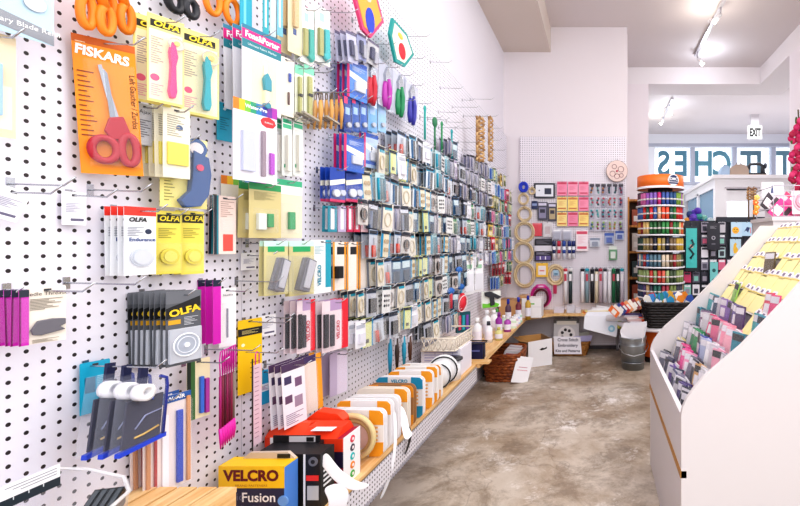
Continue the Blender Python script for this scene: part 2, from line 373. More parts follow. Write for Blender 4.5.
# yellow cutter cards
def olfa_card(c, bl='f2ecc8'):
    def f(w, h):
        return [('R', 0, 0, 1, 1, YEL), ('R', .05, .17, .95, .97, 'f7f1cc'), ('R', .08, .06, .9, .14, '26241c'), ('T', 'OLFA', .5, .1, h*.085, 'f6dc3a', dict(bold=.0006, sx=1.1, shear=.2, y=.002)),
            ('L', .1, .26, .42, .55, 6, 'b7a7a0'), ('D', .2, .72, .008, 'e86a90'), ('L', .1, .8, .42, .92, 3, 'e7a2b8')]+rotary(.42, .88, .17, .93, c, w, h, bl)+[('B', .38, .14, .93, .96, .02)]
    return f
WI('rotary_cutter_pack', 'pink rotary cutter on a pale yellow card', 'cutter', (147, 18, 184, 104), .085, YEL, olfa_card('ea3f86'), n=2, gap=.03, short='pink cutter cards', psi=.45, tip=.05)
WI('rotary_cutter_pack', 'teal rotary cutter on a pale yellow card, right of the pink one', 'cutter', (180, 33, 219, 116), .06, YEL, olfa_card('12a6b4', 'f4e4a0'), n=2, gap=.02, short='teal cutter cards', psi=.45, tip=.05)
WI('rotary_cutter_pack', 'blue rotary cutter with wide round blade on yellow card', 'cutter', (160, 137, 207, 208), .05, YEL, lambda w, h: [('R', 0, .0, 1, .5, 'f3eca0'), ('L', .08, .6, .3, .9, 4, '9d9650'),
    ('F', 'handle', [(.58, .18), (.92, .26), (.98, .5), (.92, .8), (.74, .97), (.42, 1.0), (.3, .9), (.52, .76), (.56, .5)], '2f5288', .003, .02), ('C', 'blade_guard', .66, .15, w*.25, '2f568c', .006, .014), ('C', 'blade', .66, .15, w*.15, 'd9d2d4', .014, .017), ('C', 'button', .7, .42, w*.08, 'd04468', .02, .023), ('B', .2, .02, 1, .99, .026)], tip=.04)
WI('blade_refill_pack', 'clear refill pack with yellow insert, under the cutter cards', 'pack', (163, 108, 190, 178), .07, 'f3efd8', [('P', 'insert', .12, .5, .9, .82, 'e6d84a', .006), ('L', .15, .12, .8, .4, 5, 'a9a08c'), ('D', .6, .28, .007, '3d5a84'), ('B', .04, .1, .96, .96, .012)], n=4, gap=.017, short='clear refill packs with yellow inserts', tip=.04, jit=.004)
WI('blade_refill_pack', 'grey clear pack hanging right of the big orange card', 'pack', (137, 104, 152, 145), .03, 'cdd0d6', [('T', 'Ajax', .5, .2, .012, '2a2a30', {}), ('L', .1, .4, .9, .8, 4, '70737c'), ('B', .04, .08, .96, .95, .01)], n=2, gap=.012, short='small grey clear packs', tip=.05)
WI('paper_card', 'small teal card hanging between the teal cutter and the white pencil pack', 'card', (217, 103, 232, 141), .012, '35b4d4', [('L', .2, .4, .8, .7, 3, '187a98'), ('D', .5, .16, .004, 'e4f4fa')], tip=.07)
# white and yellow blade packs
def blade_pack(base, hd, hc):
    return lambda w, h: [('R', 0, 0, 1, .13, hd), ('T', 'OLFA', .4, .19, h*.085, hc, dict(bold=.0006, sx=1, shear=.2)), ('L', .1, .3, .6, .42, 3, '8c8f9c'), ('D', .75, .36, .006, '26324e'),
        ('C', 'blade_case', .52, .74, w*.36, clear('dfe6f2', .55), .001, .006), ('C', 'blade', .52, .74, w*.29, col('d5dae4', .25, .5), .006, .007), ('B', .08, .5, .94, .97, .012)]
WI('blade_pack', 'white blade pack with red top and round blade', 'blades', (124, 207, 156, 275), .06, 'eef0f4', lambda w, h: blade_pack('', 'e4392c', '2a2a2c')(w, h)+[('T', 'Endurance', .55, .48, .011, '2d4a86', dict(bold=.0003))], n=4, gap=.014, short='white blade packs with red tops', tip=.06)
for (l, r, lab) in ((156, 181, 'yellow blade pack beside the white red-topped packs'), (181, 204, 'yellow blade pack, right hand one of the yellow pair')):
    WI('blade_pack', lab, 'blades', (l, 211, r, 274), .03, 'efe05c', lambda w, h: [('R', .05, .06, .95, .19, '2a281c'), ('T', 'OLFA', .5, .125, h*.11, 'f6e03a', dict(bold=.0005, shear=.2, y=.002)), ('L', .1, .28, .8, .42, 3, 'a49a38'), ('C', 'blade_case', .5, .72, w*.38, 'e2d238', .001, .006), ('C', 'blade', .5, .72, w*.26, 'eadd62', .006, .008), ('B', .04, .5, .96, .97, .012)], n=2, gap=.015, short=lab.replace('yellow blade pack', 'yellow packs'), tip=.05)
# big dark blade packs
WI('blade_pack', 'dark grey blade pack with clear round blade case', 'blades', (166, 291, 201, 364), .1, '5d6066', lambda w, h: [('R', 0, 0, 1, .16, '6e7178'), ('Q', [(.0, .22), (.97, .08), (.97, .22), (.0, .37)], '1d1d20'), ('T', 'OLFA', .07, .30, h*.125, 'f4cf2e', dict(bold=.0009, sx=1.2, roll=-.16, y=.002, align='LEFT')), ('R', .06, .38, .4, .44, 'd8a52a'), ('L', .5, .36, .9, .46, 3, 'c9cbd2'),
    ('P', 'blade_case', .04, .5, .96, .96, clear('e4e8f2', .5), .008), ('C', 'blade', .5, .73, w*.37, col('b4bcca', .3, .3), .008, .009), ('O', 'blade_rim', .5, .73, w*.37, w*.37, .0016, 'eef0f6', .009), ('O', 'blade_rim', .5, .73, w*.26, w*.26, .001, 'e4e8f0', .009), ('C', 'blade_hub', .5, .73, w*.08, 'f2f2f6', .009, .011)], n=8, gap=.0125, short='dark grey blade packs', tip=.03)
# price cards
def price(lab, l, t, r, b, off=.012, roll=0):
    WI('price_card', lab, 'card', (l, t, r, b), off, 'f4f3f8', [('L', .15, .35, .85, .6, 3, 'b4b2c4'), ('R', .35, .8, .9, .88, '6a6680')], roll=roll, tip=.09, hlabel='bare steel hook above '+lab)
price('blank white price card below the orange scissors card', 62, 192, 86, 225)
price('tilted white price card at the left edge', -6, 188, 30, 220, .03, .35)
price('small white price card right of the red-square card', 241, 253, 256, 270)
price('small white price card left of the green-topped needle packs', 258, 315, 276, 336)
price('white price card in the middle of the upper board', 302, 60, 312, 82)
# magenta packs at left edge
WI('needle_pack', 'magenta pack with cream card and grey threader', 'pack', (28, 286, 66, 342), .075, 'efe6da', lambda w, h: [('T', 'Needle Threader', .45, .13, .009, '4a4038', {}), ('L', .05, .22, .9, .4, 4, '8c8274'), ('F', 'threader', [(.03, .75), (.2, .6), (.6, .58), (.95, .6), (.95, .7), (.8, .74), (.95, .8), (.3, .86), (.08, .84)], '6c6a72', .001, .006), ('L', .1, .93, .8, .98, 2, 'a09484')], tip=.09)
WI('needle_pack', 'magenta folded pack, front of the row at left edge', 'pack', (19, 290, 29, 346), .07, 'c724b0', [('R', 0, 0, 1, .13, '2a3040'), ('R', 0, .13, .2, 1, '7c1264'), ('B', .1, .15, .95, .95, .008)], n=6, gap=.013, short='magenta packs at the left edge', tip=.0, )
# bag pouches
def pouch(label, l, t, r, b, off):
    w, h, P = box_on_wall(l, t, r, b, off); root = empty('zip_pouch', label, 'pouch', P, (0, .10, R90)); nv = '2b3a94'
    pts = [(-w*.45, -.02*h), (w*.35, 0), (w*.5, -.15*h), (w*.5, -h*.93), (-w*.5, -h)]
    MB().poly(pts, -.0135, .008, clear('dfe4f4', .10)).build('bag', root)
    MB().poly([(-w*.42, -.3*h), (w*.42, -.27*h), (w*.42, -h*.88), (-w*.45, -h*.94)], -.0125, -.0085, col('23233c', .4)).build('dark_lining', root)
    MB().tube([(w*.3, -.012, -.02*h), (w*.46, -.012, -.06*h), (w*.5, -.012, -.18*h), (w*.5, -.012, -h*.9)], .0032, nv, 8).build('blue_piping', root)
    MB().poly([(-w*.5, -h*1.03), (w*.56, -h*.93), (w*.56, -h*.87), (-w*.5, -h*.97)], -.015, -.004, '2446c8').build('zip_edge', root)
    MB().lathe([(.008, 0), (.017, 0), (.017, .02), (.008, .02), (.008, 0)], 'f1f1f4', 20, T=Matrix.Translation((-w*.22, -.014, -.19*h)) @ Matrix.Rotation(PI/2, 4, 'X')).build('tape_roll', root)
    MB().tube([(w*.1, -.013, -.14*h), (w*.06, -.014, -.26*h), (w*.14, -.014, -.34*h), (w*.16, -.013, -.2*h)], .0016, '4f73d8', 6).build('zip_pull', root)
    MB().tube([(-w*.2, -.013, -.82*h), (.0, -.014, -.8*h), (w*.36, -.013, -.74*h)], .0022, 'c8a86a', 6).tube([(-w*.2, -.013, -.7*h), (-.0*w, -.014, -.54*h), (w*.4, -.013, -.5*h)], .0016, '8e93b4', 6).build('strap', root)
    MB().box(-.008, -.003, -.02, .008, .003, .02, '1c2248').build('hang_loop', root); return root
for k, lab in enumerate(('clear zip pouch with navy trim and white tape roll, front of three', 'clear navy-trimmed pouch, middle of the three pouches', 'clear navy-trimmed pouch, rearmost of the three pouches')):
    pouch(lab, 120-16*k, 371-2*k, 163-17*k, 440+1*k, .115-.032*k)
hook((WX, F*.96/(VX-140), EYE-(366-HY)*(F*.96/(VX-140))/F), .17, 'steel hook carrying the three clear zip pouches', R90)
WI('paper_card', 'bright teal card behind the zip pouches', 'card', (80, 361, 110, 412), .014, '1fa6c8', [('R', .15, .3, .5, .6, '176a86'), ('L', .55, .3, .9, .6, 5, 'a6e0f0')], hooked=False)
WI('ruler_pack', 'clear sleeve of rulers with blue header and wooden edges', 'pack', (143, 396, 191, 490), .05, 'f1e6e4', lambda w, h: [('R', .3, 0, 1, .08, '2d5ea8'), ('T', 'W.-AIR', .66, .04, .012, 'ffffff', dict(bold=.0003)), ('P', 'wood_strip', .04, .1, .12, .98, 'c98e62', .006), ('P', 'red_strip', .2, .3, .25, .98, 'b03a3a', .006), ('P', 'white_ruler', .36, .2, .5, .98, 'f6f4fa', .004), ('P', 'blue_ruler', .66, .18, .79, .96, '2f4ec0', .007), ('P', 'wood_strip', .88, .05, .96, .98, 'd79a6a', .006), ('B', 0, .08, 1, 1, .012)], n=2, gap=.03, short='ruler sleeves', tip=.03)
WI('pen_pack', 'cream card with blue and purple pens and a green edge', 'pack', (187, 359, 210, 418), .04, 'efe3be', lambda w, h: [('R', 0, 0, .34, 1, '3e6b38'), ('R', 0, 0, .16, 1, '1f2a20'), ('P', 'pen', .5, .3, .66, .92, '3f6fd0', .008), ('P', 'pen', .72, .35, .9, .94, 'a83a9c', .008)], tip=.08)
# red square card
WI('notion_pack', 'pale pink card with a red square at its foot', 'pack', (214, 196, 236, 254), .03, 'f3dcd4', [('R', 0, 0, .12, 1, '1f2b3a'), ('R', .12, 0, .2, 1, '2c8a9c'), ('R', .4, .66, .85, .95, 'e4574c'), ('L', .3, .1, .9, .35, 4, 'c2a69c'), ('B', .25, .4, .95, .62, .008)], n=2, gap=.012, short='red square cards', tip=.05)
# magenta topped needle case packs
WI('needle_case_pack', 'magenta and teal topped pack holding a teal needle tool', 'pack', (242, 32, 281, 113), .1, 'e2e2ea', lambda w, h: [('R', 0, 0, 1, .06, '2b7f9c'), ('R', 0, .05, 1, .17, 'd62a86'), ('T', 'Fons&Porter', .5, .11, .024, 'ffffff', dict(bold=.0008, sx=.8)), ('R', 0, .17, 1, .27, '2b8290'), ('T', 'Ultimate Fabric Marker', .5, .22, .009, 'e8f6f8', {}),
    ('R', .22, .32, .88, .94, 'efe6c4'), ('F', 'tool_handle', [(.5, .55), (.56, .5), (.62, .55), (.66, .58), (.66, .72), (.5, .72), (.47, .58)], '1e95a8', .002, .014), ('P', 'tool_shaft', .53, .4, .58, .52, 'f4f2ea', .008), ('P', 'tool_body', .5, .72, .64, .88, 'f1e4c2', .012), ('C', 'tool_cap', .57, .9, .009, '1d8ca2', .002, .012), ('B', .2, .31, .9, .95, .02)], n=3, gap=.026, short='magenta topped needle tool packs', tip=.04)
def rain(m='fff'): return [('R', i/8, 0, (i+1)/8, .14, c) for i, c in enumerate(('e8862a', 'f0c22e', '7cc242', '2fa37a', '2f86c0', '3d54b4', '7a3aa6', 'b03ab0'))]
WI('pencil_pack', 'white pencil pack with rainbow header and red oval', 'pack', (233, 103, 277, 182), .1, 'eceaf2', lambda w, h: rain()+[('T', 'Water-Pro', .5, .07, .014, 'ffffff', dict(bold=.0005)), ('Q', [(.6, .2), (.66, .16), (.8, .14), (.93, .17), (.97, .22), (.9, .27), (.74, .28), (.63, .25)], 'd8333a'), ('T', 'Refillable', .79, .215, .007, 'ffffff', {}),
    ('P', 'eraser_set', .16, .38, .44, .88, 'c6cbe4', .01), ('P', 'pencil', .6, .34, .68, .92, '93808c', .01), ('P', 'pencil_lead', .8, .6, .9, .88, 'b03ac0', .008), ('B', .08, .3, .95, .96, .02)], tip=.04)
WI('pencil_pack', 'rainbow-headed pack just below the white pencil pack', 'pack', (221, 178, 266, 236), .02, 'ece6da', lambda w, h: rain()+[('T', 'for cutting and more', .7, .07, .008, 'ffffff', {}), ('B', .1, .3, .9, .95, .01)], hooked=False)
# kraft packs
kr = lambda w, h: [('R', .0, .0, 1, .12, '2f9a5c'), ('L', .15, .16, .85, .3, 4, 'a39a6c'), ('P', 'clear_vial', .2, .55, .45, .85, 'd8dcd4', .012), ('P', 'green_cap', .5, .55, .68, .8, '2c9350', .012), ('B', .12, .45, .8, .92, .018)]
WI('kraft_pack', 'tan kraft pack with green header and clear vial', 'pack', (249, 184, 281, 238), .08, 'cdbf86', kr, n=2, gap=.03, short='tan kraft packs with green headers', tip=.04)
WI('kraft_pack', 'white and tan pack with green header, right of kraft packs', 'pack', (272, 180, 302, 238), .06, 'e9e0c4', lambda w, h: [('R', 0, 0, 1, .2, '3cb083'), ('R', 0, .1, 1, .25, 'f2f4ee'), ('P', 'green_tool', .5, .55, .7, .85, '39a065', .01), ('B', .2, .4, .85, .93, .015)], n=2, gap=.03, short='white and tan packs', tip=.04)
for l, r, lab in ((264, 288, 'kraft pack with green header and slanted grey tool, left of pair'), (289, 314, 'kraft pack with green header and slanted grey tool, right of pair')):
    WI('kraft_pack', lab, 'pack', (l, 241, r, 295), .09, 'cfc691', lambda w, h: [('R', 0, 0, 1, .1, 'c9eee0'), ('R', .15, .1, .85, .2, '28a466'), ('F', 'grey_tool', [(.55, .3), (.92, .38), (.6, .95), (.2, .88)], '74747c', .002, .022), ('F', 'tool_rim', [(.6, .34), (.85, .4), (.56, .88), (.33, .84)], 'b8b8c0', .022, .026), ('B', .1, .26, .97, .97, .028)], n=2, gap=.014, short=lab.split(',')[1].strip()+' of kraft grey-tool packs', tip=.03)
# needles in purple strips
WI('needle_pack', 'white needle card beside dark magenta strips', 'pack', (219, 288, 236, 346), .03, 'f2f0f2', lambda w, h: [('T', 'Needles', .5, .12, .008, '3a3a48', {}), ('P', 'needle', .42, .35, .5, .85, '8e8ea0', .004), ('B', .15, .25, .85, .93, .008)], tip=.07)
WI('needle_pack', 'narrow magenta strip pack with dark blue top', 'pack', (213, 280, 221, 344), .045, 'd224b4', [('R', 0, 0, 1, .1, '202a44')], n=4, gap=.02, short='narrow magenta strips', tip=.03)
WI('paper_card', 'bright yellow card with black band above the crochet hooks', 'card', (238, 319, 262, 392), .02, 'f4c91c', [('R', 0, .12, 1, .22, '1c1c1c'), ('L', .15, .15, .85, .19, 2, 'e8d890'), ('D', .2, .34, .005, 'fbf3c8'), ('L', .5, .6, .9, .8, 2, '9c7c10')], tip=.07)
# crochet needles
w, h, P = box_on_wall(218, 345, 244, 436, .07)
for k in range(7):
    lab = 'circular knitting needle, %s from left in the magenta bundle under the yellow card' % ORD[k]
    r_ = empty('circular_needle', lab, 'knitting needle', (P[0]-.004*k, P[1]+w*(-.42+.14*k), P[2]), (0, 0, R90), 'magenta knitting needles on one hook')
    top = -.03-.004*k; c = ['a3186e', '7c1038', '5a1030', '8d1450', '6b0f3a', '93264e', '8a7a70'][k]
    MB().tube([(0, 0, -.055+top*.3), (0, 0, -h+.045)], .0030, c, 8).build('shaft', r_); MB().tube([(0, 0, -h+.047), (0, -.002, -h+.02), (.001, 0, -h-.008)], [.004, .0042, .0012], 'e01fa8', 8).build('tip', r_)
    MB().tube([(0, 0, -.055+top*.3), (-.002, 0, -.02), (.001, 0, .002), (.006, 0, .004), (.009, 0, -.02), (.008, 0, -.06)], .0016, 'dc2cae', 6).build('cord', r_)
hook((WX, P[1], P[2]), .15, 'steel hook carrying the magenta knitting needles', R90)
w, h, P = box_on_wall(252, 350, 262, 440, .05)
r_ = empty('needle_ruler', 'narrow pinkish clear ruler strip hanging from a magenta loop', 'ruler', P, (0, 0, R90))
MB().tube([(-.006, 0, -.03), (-.006, 0, 0), (0, 0, .008), (.008, 0, 0), (.008, 0, -.035)], .0016, 'e0409c', 6).build('loop', r_)
m_ = MB().box(-w*.4, -.002, -h, w*.4, 0, -.03, col('e2c4d0', .3))
for k in range(16): m_.box(-w*.3, -.0026, -.04-k*(h-.05)/16, w*.1, -.002, -.0415-k*(h-.05)/16, 'a06c84')
m_.build('strip', r_); MB().box(-w*.5, -.001, -h-.03, -w*.42, .001, -.01, '2a2426').build('dark_rod', r_)
hook((WX, P[1], P[2]+.006), .13, 'steel hook with the magenta ruler loop', R90)
WI('paper_card', 'sky blue card right of the pink ruler strip', 'card', (258, 370, 272, 404), .014, '23a3d2', [('R', .15, .4, .75, .62, 'e8f2fa'), ('L', .2, .46, .7, .56, 2, 'b06a9c')], tip=.06)
# box pack with pictures + orange strip
WI('notion_pack', 'white pack printed with purple pictures, low on the wall', 'pack', (281, 362, 304, 426), .09, 'efe9f0', [('R', 0, 0, 1, .12, '513a5c'), ('R', .1, .2, .4, .32, '4a3f66'), ('R', .55, .26, .85, .4, '7c5a7c'), ('R', .1, .5, .4, .62, '6a4c6a'), ('R', .5, .55, .85, .72, 'a08aa0'), ('L', .1, .8, .85, .95, 3, '9a90a4')], n=3, gap=.02, short='white picture packs', roll=-.06, tip=.06)
WI('notion_pack', 'cream pack with bright orange edge, beside the white picture packs', 'pack', (302, 355, 321, 412), .05, 'f3e3d8', [('R', .72, 0, 1, 1, 'f2a42c'), ('R', 0, 0, .7, .12, '4a3a6a'), ('B', .05, .15, .7, .95, .012)], n=2, gap=.025, short='orange edged packs', roll=-.05, tip=.05)
WI('sleeve_pack', 'clear lilac sleeve hanging low, left of the teal strips', 'pack', (330, 352, 347, 394), .05, 'd9cbdc', [('R', 0, 0, .4, 1, 'b8a8c0'), ('B', .4, 0, 1, 1, .01)], n=2, gap=.03, short='clear lilac sleeves', tip=.05)
# red velcro tapes
for j, (l, r, t, b) in enumerate(((297, 315, 300, 352), (322, 348, 300, 350))):
    WI('tape_pack', 'red and white pack of black tape strips, %s of the pair' % ('left' if j == 0 else 'right'), 'pack', (l, t, r, b), .08, 'ead8de', lambda w, h: [('R', .74, 0, 1, 1, 'da2c3c'), ('R', .3, 0, .74, .2, 'b79ac0'), ('P', 'black_strip', .04, .25, .2, .9, '26242a', .008), ('P', 'black_strip', .28, .28, .42, .9, '38343c', .008), ('T', 'VELCRO', .60, .6, .019, 'c42a44', dict(roll=-PI/2, bold=.0006)), ('B', .02, .2, .7, .95, .014)], n=3, gap=.022, short='red black-strip packs, %s hook' % ('left' if j == 0 else 'right'), tip=.04)
WI('tape_pack', 'white pack with teal sideways lettering', 'pack', (313, 240, 331, 293), .07, 'f1f4f4', lambda w, h: [('R', .68, 0, 1, .9, '27a0b8'), ('T', 'VELCRO', .34, .66, .020, '1f8ba4', dict(roll=-PI/2, bold=.0008)), ('L', .1, .12, .6, .25, 3, '90b8c0')], n=2, gap=.02, short='white teal-lettered packs', tip=.05)
for j, (l, r) in enumerate(((333, 346), (347, 358), (359, 371))):
    WI('tape_pack', 'cream pack with bright orange edges and black square, %s of three' % ['left', 'middle', 'right'][j], 'pack', (l, 242, r, 290), .05, 'f4e9e0', lambda w, h: [('R', 0, 0, .12, 1, 'f0a02a'), ('R', .86, 0, 1, 1, 'f0a02a'), ('R', .3, .1, .85, .26, '22242a'), ('B', .15, .3, .85, .95, .012)]+([('P', 'black_hook', .1, .5, .5, .75, '17171a', .02)] if j == 0 else []), n=2, gap=.03, short='orange edged cream packs, %s hook' % ['left', 'middle', 'right'][j], tip=.05)
# top strips
def strip(name, lab, l, t, r, b, off, base, ops, **k): WI(name, lab, 'pack', (l, t, r, b), off, base, ops, **k)
strip('tool_pack', 'long teal tube pack at the top, right of the orange scissors', 240, -60, 252, 40, .06, '1ba3bc', [('R', .3, 0, .5, 1, '74d2e0')], hooked=False)
for j, (l, r, c) in enumerate(((263, 269, '2aa2b0'), (270, 276, 'bcd8e2'), (277, 283, '74b8cc'))):
    strip('tool_pack', ['teal slim pack', 'pale blue slim pack', 'mid blue slim pack'][j]+' with pointed end at the top edge', l, -50, r, 36, .09, c, [('R', .3, .1, .6, .9, 'e4eef2')], hooked=False)
strip('tool_pack', 'cream pack with tan wooden tool at the top', 288, -50, 302, 54, .05, 'efe2bc', [('P', 'tool', .3, .2, .6, .75, 'd8b886', .012), ('R', .35, .76, .6, .82, '3f5a94'), ('B', .1, .1, .9, .96, .016)], n=2, gap=.03, short='cream packs with tan wooden tools', tip=.04)
for j, (l, r, c) in enumerate(((300, 314, '2aa79a'), (315, 330, '25b0b4'))):
    strip('snips_pack', ['teal and olive snips on white card', 'teal snips with a round base on white card'][j], l, 8, r, 64, .06, 'f2f2ec', lambda w, h: [('R', .3, .1, .6, .25, 'aee0da'), ('P', 'snips_grip', .15, .4, .42, .88, 'a8a86a', .012), ('F', 'snips_grip', [(.5, .38), (.8, .36), (.85, .9), (.7, .96), (.5, .9)], c, .002, .014), ('C', 'snips_base', .62, .86, w*.2, c, .002, .016), ('B', .08, .3, .94, .98, .018)], n=2, gap=.02, short=['teal olive snips cards', 'round based teal snips cards'][j], tip=.05)
strip('notion_pack', 'off-white pack with a blue dash and dark needle', 279, 58, 294, 116, .06, 'f0ebdc', [('P', 'blue_peg', .6, .25, .75, .4, '2c50b8', .006), ('P', 'needle', .55, .58, .66, .8, '6a4a40', .005), ('B', .3, .15, .95, .95, .012)], n=2, gap=.02, short='off-white packs with blue dash', tip=.05)
for j, (l, r) in enumerate(((295, 303), (304, 314))):
    strip('pen_pack', 'olive and mint pen pack, %s of two under the teal snips' % ['left', 'right'][j], l, 66, r, 122, .06, 'ecefdc', [('R', 0, 0, 1, .15, '86d8b8'), ('P', 'pen', .3, .2, .65, .9, 'b6b673', .01), ('P', 'pen_band', .3, .5, .65, .56, '22221c', .012), ('B', .1, .15, .9, .95, .014)], n=2, gap=.022, short='olive pen packs, %s hook' % ['left', 'right'][j], tip=.05)
for j, (l, r) in enumerate(((282, 292), (293, 303))):
    strip('pen_pack', 'white tall pack with green header ovals, %s of two' % ['left', 'right'][j], l, 118, r, 176, .05, 'f0f2ee', [('R', .1, .02, .95, .09, '20a878'), ('R', .1, .11, .95, .18, '4cc090'), ('P', 'white_tube', .3, .3, .7, .92, 'f4f0e4', .014), ('R', .2, .8, .8, .86, '2ea070'), ('B', .1, .22, .9, .96, .018)], n=2, gap=.025, short='white green-oval packs, %s hook' % ['left', 'right'][j], tip=.05)
for j, px in enumerate((316, 327, 337)):
    w, h, P = box_on_wall(px, 88, px+8, 124, .09)
    for k in range(3):
        r_ = empty('bamboo_tool', 'honey coloured bamboo tool, %s on the %s hook of the bamboo group' % (ORD[k], ORD[j]), 'tool', (P[0]-.02*k, P[1]+.006*k, P[2]), (0, .06*k, R90), 'bamboo tools on three hooks')
        MB().tube([(0, 0, -.03), (.004, 0, -h*.5), (0, 0, -h*1.05)], [.004, .0085, .003], 'd9a35c', 8).build('shaft', r_); MB().tube(ell(0, -.018, .006, .014, 0, 12), .002, '6a5a48', 6, True).build('loop', r_)
    hook((WX, P[1], P[2]-.002), .15, 'steel hook with bamboo tools, %s of three' % ORD[j], R90)
for j, (l, t, r, b) in enumerate(((300, 112, 320, 119), (318, 116, 345, 128))):
    w, h, P = box_on_wall(l, t, r, b, .1)
    o = MB()
    for k in range(6): o.box(-.03, -.0+k*.017, -.002-.004*k, .05, .012+k*.017, .004-.004*k, ['b0a898', '88807a', 'cfc8bc'][k % 3])
    o = o.build('needle_tray', None, P, (0, .1, R90)); tag(o, 'flat greyish tray of needles below the %s' % ['olive pens', 'bamboo tools'][j], 'tray')
# embroidered hanging shapes
def hexa(lab, pts, off, edge, fill, inner, acc):
    pp = []; X = WX+off
    for px, py in pts:
        Y = F*-X/(VX-px); pp.append((Y, EYE-(py-HY)*Y/F))
    cy = sum(p[0] for p in pp)/len(pp); cz = sum(p[1] for p in pp)/len(pp)
    r_ = empty('fabric_ornament', lab, 'ornament', (X, cy, cz), (0, 0, R90)); q = [(a-cy, b-cz) for a, b in pp]; sc = lambda s, y0, y1, m: MB().poly([(a*s, b*s) for a, b in q], y0, y1, m)
    sc(1, 0, .012, edge).build('border', r_); sc(.82, -.002, 0, fill).build('panel', r_)
    H = max(b for a, b in q)-min(b for a, b in q); W = max(a for a, b in q)-min(a for a, b in q)
    MB().poly([(W*.14*math.cos(t*PI/8)+W*.02, -H*.14+H*.2*math.sin(t*PI/8)) for t in range(16)], -.004, -.002, inner).build('motif', r_)
    MB().poly([(W*.1*math.cos(t*PI/5)-W*.05, H*.2+H*.07*math.sin(t*PI/5)) for t in range(10)], -.004, -.002, acc).build('motif_top', r_); return r_
hexa('long hexagon ornament in orange fabric with magenta border', [(352, -14), (372, -22), (384, 22), (371, 38), (363, 30)], .12, 'e2487e', 'f2b04a', '2b49cc', 'e4e0c8')
hexa('teal bordered fabric ornament with a red strawberry motif', [(393, 18), (407, 34), (414, 55), (405, 67), (396, 62), (390, 34)], .10, '1f9c98', 'efeede', 'dc2034', 'eec850')
# pale blue/navy shop packs
bl = lambda w, h: [('R', 0, 0, .12, 1, 'cf2c6a'), ('R', .12, 0, 1, .12, '2e58b0'), ('Q', [(.12, .3), (1, .42), (1, .6), (.12, .45)], 'f4f6fc'), ('R', .12, .8, 1, .9, '2a63c4'), ('L', .25, .16, .9, .26, 3, 'd8e4f8'), ('P', 'metal_part', .35, .55, .85, .78, 'c9ced8', .01), ('B', .15, .1, .98, .95, .014)]
WI('blue_notion_pack', 'bright blue pack with magenta side, beside the red pliers', 'pack', (347, 62, 367, 100), .08, '5a8ee0', bl, n=3, gap=.02, short='blue magenta-sided packs, top hook', tip=.05)
for j, (l, r) in enumerate(((344, 351), (352, 359), (360, 367), (368, 377), (378, 386))):
    WI('blue_notion_pack', 'blue pack with pink top, %s of five in the row under the red pliers' % ORD[j], 'pack', (l, 97, r, 132), .07, ['2c4c9c', '2f5cae', '3262b8', '78b0e0', '9cc8ea'][j], [('R', 0, 0, .5, .2, 'dd4a7c'), ('R', .2, .3, .8, .5, 'a8c8f0'), ('C', 'round_tool', .5, .8, .010, 'b8bcc6', .002, .012), ('B', .05, .2, .95, .98, .014)], n=2, gap=.022, short='pink topped blue packs, %s hook' % ORD[j], tip=.04)
WI('blue_notion_pack', 'tilted blue and white pack above the wide navy packs', 'pack', (344, 136, 364, 172), .1, '3a6cc8', bl, n=3, gap=.02, short='tilted blue packs', tip=.04)
WI('blue_notion_pack', 'pale blue pack right of the tilted blue pack', 'pack', (364, 134, 378, 168), .07, 'b8cff0', bl, n=2, gap=.02, short='pale blue packs', tip=.04)
for j, (l, r) in enumerate(((330, 345), (346, 362))):
    WI('blue_notion_pack', 'wide navy pack with white wave and round metal parts, %s of two' % ['left', 'right'][j], 'pack', (l, 168, r, 202), .08, '2348a8', lambda w, h: [('Q', [(0, .4), (1, .28), (1, .42), (0, .55)], 'f2f0dc'), ('C', 'round_part', .3, .75, w*.2, 'd4d8e2', .002, .014), ('C', 'round_part', .72, .72, w*.16, 'c4cad6', .002, .014), ('R', 0, .92, 1, 1, 'd84070'), ('B', .05, .5, .95, .95, .018)], n=3, gap=.018, short='wide navy packs, %s hook' % ['left', 'right'][j], tip=.04)
for j, (l, r, c) in enumerate(((328, 337, '2b8ca0'), (338, 346, 'b8a8c8'), (347, 353, 'c22c5c'), (354, 360, 'd83a5c'), (361, 368, 'e8c0c8'))):
    WI('notion_pack', ['teal edged white', 'lilac clear', 'deep red striped', 'bright red striped', 'pale pink'][j]+' slim pack in the row under the wide navy packs', 'pack', (l, 206, r, 232), .07, c, [('R', .3, .1, .7, .9, 'f0e8f0'), ('B', .1, .1, .9, .9, .01)], n=2, gap=.02, short=['teal edged slim', 'lilac slim', 'deep red slim', 'bright red slim', 'pale pink slim'][j]+' packs', tip=.04)
# pliers
for j, (px, t, b, c, nm) in enumerate(((372, 62, 102, 'c02238', 'red'), (387, 66, 106, 'b43aa8', 'magenta'), (400, 74, 114, '1f8a58', 'green'), (412, 84, 122, '3a3aa0', 'indigo'))):
    w, h, P = box_on_wall(px-5.5, t, px+6, b, .09)
    r_ = empty('pliers', nm+' handled pliers hanging on a card in the row of four pliers', 'pliers', P, (0, .05, R90), None)
    MB().box(-w*.6, .006, -h*1.02, w*.6, .008, .02, clear('d8dcec', .5)).build('backing_card', r_)
    for s_ in (-1, 1): MB().tube([(s_*.004, -.004*s_, -h*.26), (s_*w*.15, -.004*s_, -h*.5), (s_*w*.18, 0, -h*.8), (s_*w*.12, 0, -h)], [.009, .013, .014, .009], c, 8).build('handle', r_)
    MB().poly([(-w*.18, -h*.36), (w*.18, -h*.36), (w*.24, -h*.2), (.006, 0), (-.006, 0), (-w*.24, -h*.2)], -.006, .006, STEEL).build('jaws', r_)
    hook((WX, P[1], P[2]+.008), .16, 'steel hook holding the %s handled pliers' % nm, R90)

